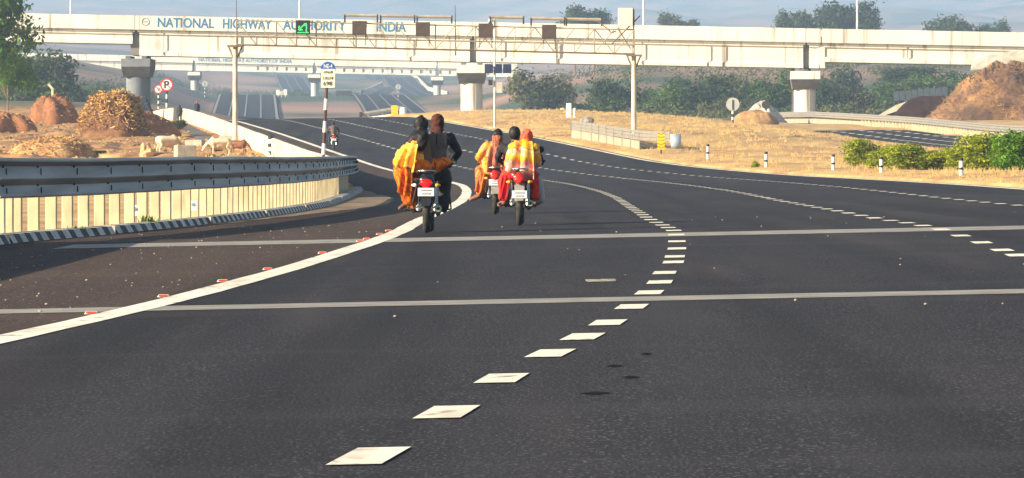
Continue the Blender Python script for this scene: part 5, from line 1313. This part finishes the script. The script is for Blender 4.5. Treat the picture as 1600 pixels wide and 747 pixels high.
# small figures by the signs
def stander(u, v, s, label, top, h=1.0, bend=0.0, scarf=None):
    p = ag(u, v, s); k = h
    J = dict(pelvis=(0,0,.9*k), waist=(bend*.3,0,1.05*k), chest=(bend*.8,0,(1.3-bend*.3)*k), neck=(bend*1.1,0,(1.45-bend*.4)*k), head=(bend*1.35,0,(1.58-bend*.5)*k), shL=(bend*.9-.17,0,(1.38-bend*.3)*k), shR=(bend*.9+.17,0,(1.38-bend*.3)*k),
        elL=(bend-.22,.05,(1.1-bend*.3)*k), elR=(bend+.22,.05,(1.1-bend*.3)*k), wrL=(bend-.18,.15,.88*k), wrR=(bend+.2,.15,.88*k), hipL=(-.09,0,.88*k), hipR=(.09,0,.88*k), knL=(-.11,.02,.48*k), knR=(.11,.02,.48*k), anL=(-.11,0,.08), anR=(.11,0,.08), toL=(-.12,.14,.04), toR=(.12,.14,.04))
    o = person(p, 0, J, label, hands=True); blob('clothes', torso_parts(J, 1.05)+sleeve(J,'L')+sleeve(J,'R')+leg_parts(J,'L')+leg_parts(J,'R'), top, o, voxel=.03)
    blob('hair' if not scarf else 'scarf', [('s', Vector(J['head'])+Vector((0,-.01,.02)), (.11,.12,.13))], scarf or M_hair, o, voxel=.03)
M_navy = mk('navy_cloth', (.012,.02,.05), .85)
stander(235, 190, 18.5, 'person in dark blue stooping beside the husk heap, left of the no parking sign', M_navy, bend=-.25)
stander(280.5, 191, 19.5, 'small dark clothed person standing by the end of the boundary wall', M_gr, h=.8)
stander(308, 186, 17.3, 'distant person with a red scarf just showing above the boundary wall', M_navy, scarf=M_red)

# ---------------------------------------------------------------- cattle
def cow(u, v, s, m, label, rz, head_low=True, sc_=1.0):
    p = ag(u, v, s)
    P = [('c', (-.55,0,.96), .29, (.45,0,.93), .30), ('s', (0,0,.80), (.66,.27,.36)), ('s', (.42,0,1.20), (.16,.10,.14)), ('s', (-.62,0,1.0), (.22,.22,.24)),
         ('c', (.5,0,1.02), .19, (.85,0,.80 if head_low else 1.2), .12), ('c', (.85,0,.80 if head_low else 1.2), .12, (1.05,0,.50 if head_low else 1.12), .085), ('c', (1.05,0,.50 if head_low else 1.12), .085, (1.13,0,.36 if head_low else 1.05), .065)]
    hx, hz = (.93, .72) if head_low else (.95, 1.22)
    for sy in (-1, 1):
        P += [('c', (hx,sy*.09,hz), .03, (hx-.04,sy*.26,hz-.04), .02), ('c', (hx-.03,sy*.07,hz+.05), .028, (hx-.10,sy*.12,hz+.24), .012)]
        P += [('c', (.42,sy*.16,.85), .11, (.44,sy*.16,.45), .055), ('c', (.44,sy*.16,.45), .05, (.45,sy*.16,.06), .045), ('s', (.47,sy*.16,.04), (.06,.05,.05))]
        P += [('c', (-.62,sy*.15,.90), .15, (-.50,sy*.17,.60), .085), ('c', (-.50,sy*.17,.60), .07, (-.68,sy*.17,.38), .048), ('c', (-.68,sy*.17,.38), .045, (-.64,sy*.17,.05), .042), ('s', (-.61,sy*.17,.04), (.06,.05,.05))]
    P += [('c', (-.84,0,1.12), .03, (-.92,0,.55), .02), ('s', (-.92,0,.48), (.04,.04,.09))]
    o = blob('cow', P, m, voxel=.03, loc=p, rz=rz); o.scale = (sc_*.92, sc_*1.3, sc_*.88)
    tag(o, label, 'cow', 'cattle in the field behind the barrier')
M_cow = mk('hide_cream', (.78,.60,.40), .85, c2=(.62,.44,.27), scale=3); M_cowb = mk('hide_brown', (.26,.11,.05), .85, c2=(.12,.05,.03), scale=4)
cow(262, 240, 26.3, M_cow, 'cream cow with lowered head beside the square concrete block', R(25), True, .95)
cow(342, 242, 26.8, M_cow, 'cream cow grazing left of the brown one', R(195), True, .93)
cow(374, 241, 26.6, M_cowb, 'brown cow grazing right of the cream cow', R(-20), True, .72)

# ---------------------------------------------------------------- haze: the air itself
hz = MB().box((0, 9400, 260), (26000, 19800, 560)).build('haze', None) if False else None
me = MB(); me.box((0, 9300, 250), (24000, 19800, 600))
m = bpy.data.materials.new('haze_air'); m.use_nodes = True; t = m.node_tree; t.nodes.clear()
pv = t.nodes.new('ShaderNodeVolumePrincipled'); pv.inputs['Color'].default_value = (.50, .69, .96, 1); pv.inputs['Density'].default_value = HAZE; pv.inputs['Anisotropy'].default_value = .2
mo = t.nodes.new('ShaderNodeOutputMaterial'); t.links.new(pv.outputs[0], mo.inputs['Volume'])
ho = me.build('haze', m); tag(ho, 'thin blue haze filling the valley air', 'haze', kind='stuff')
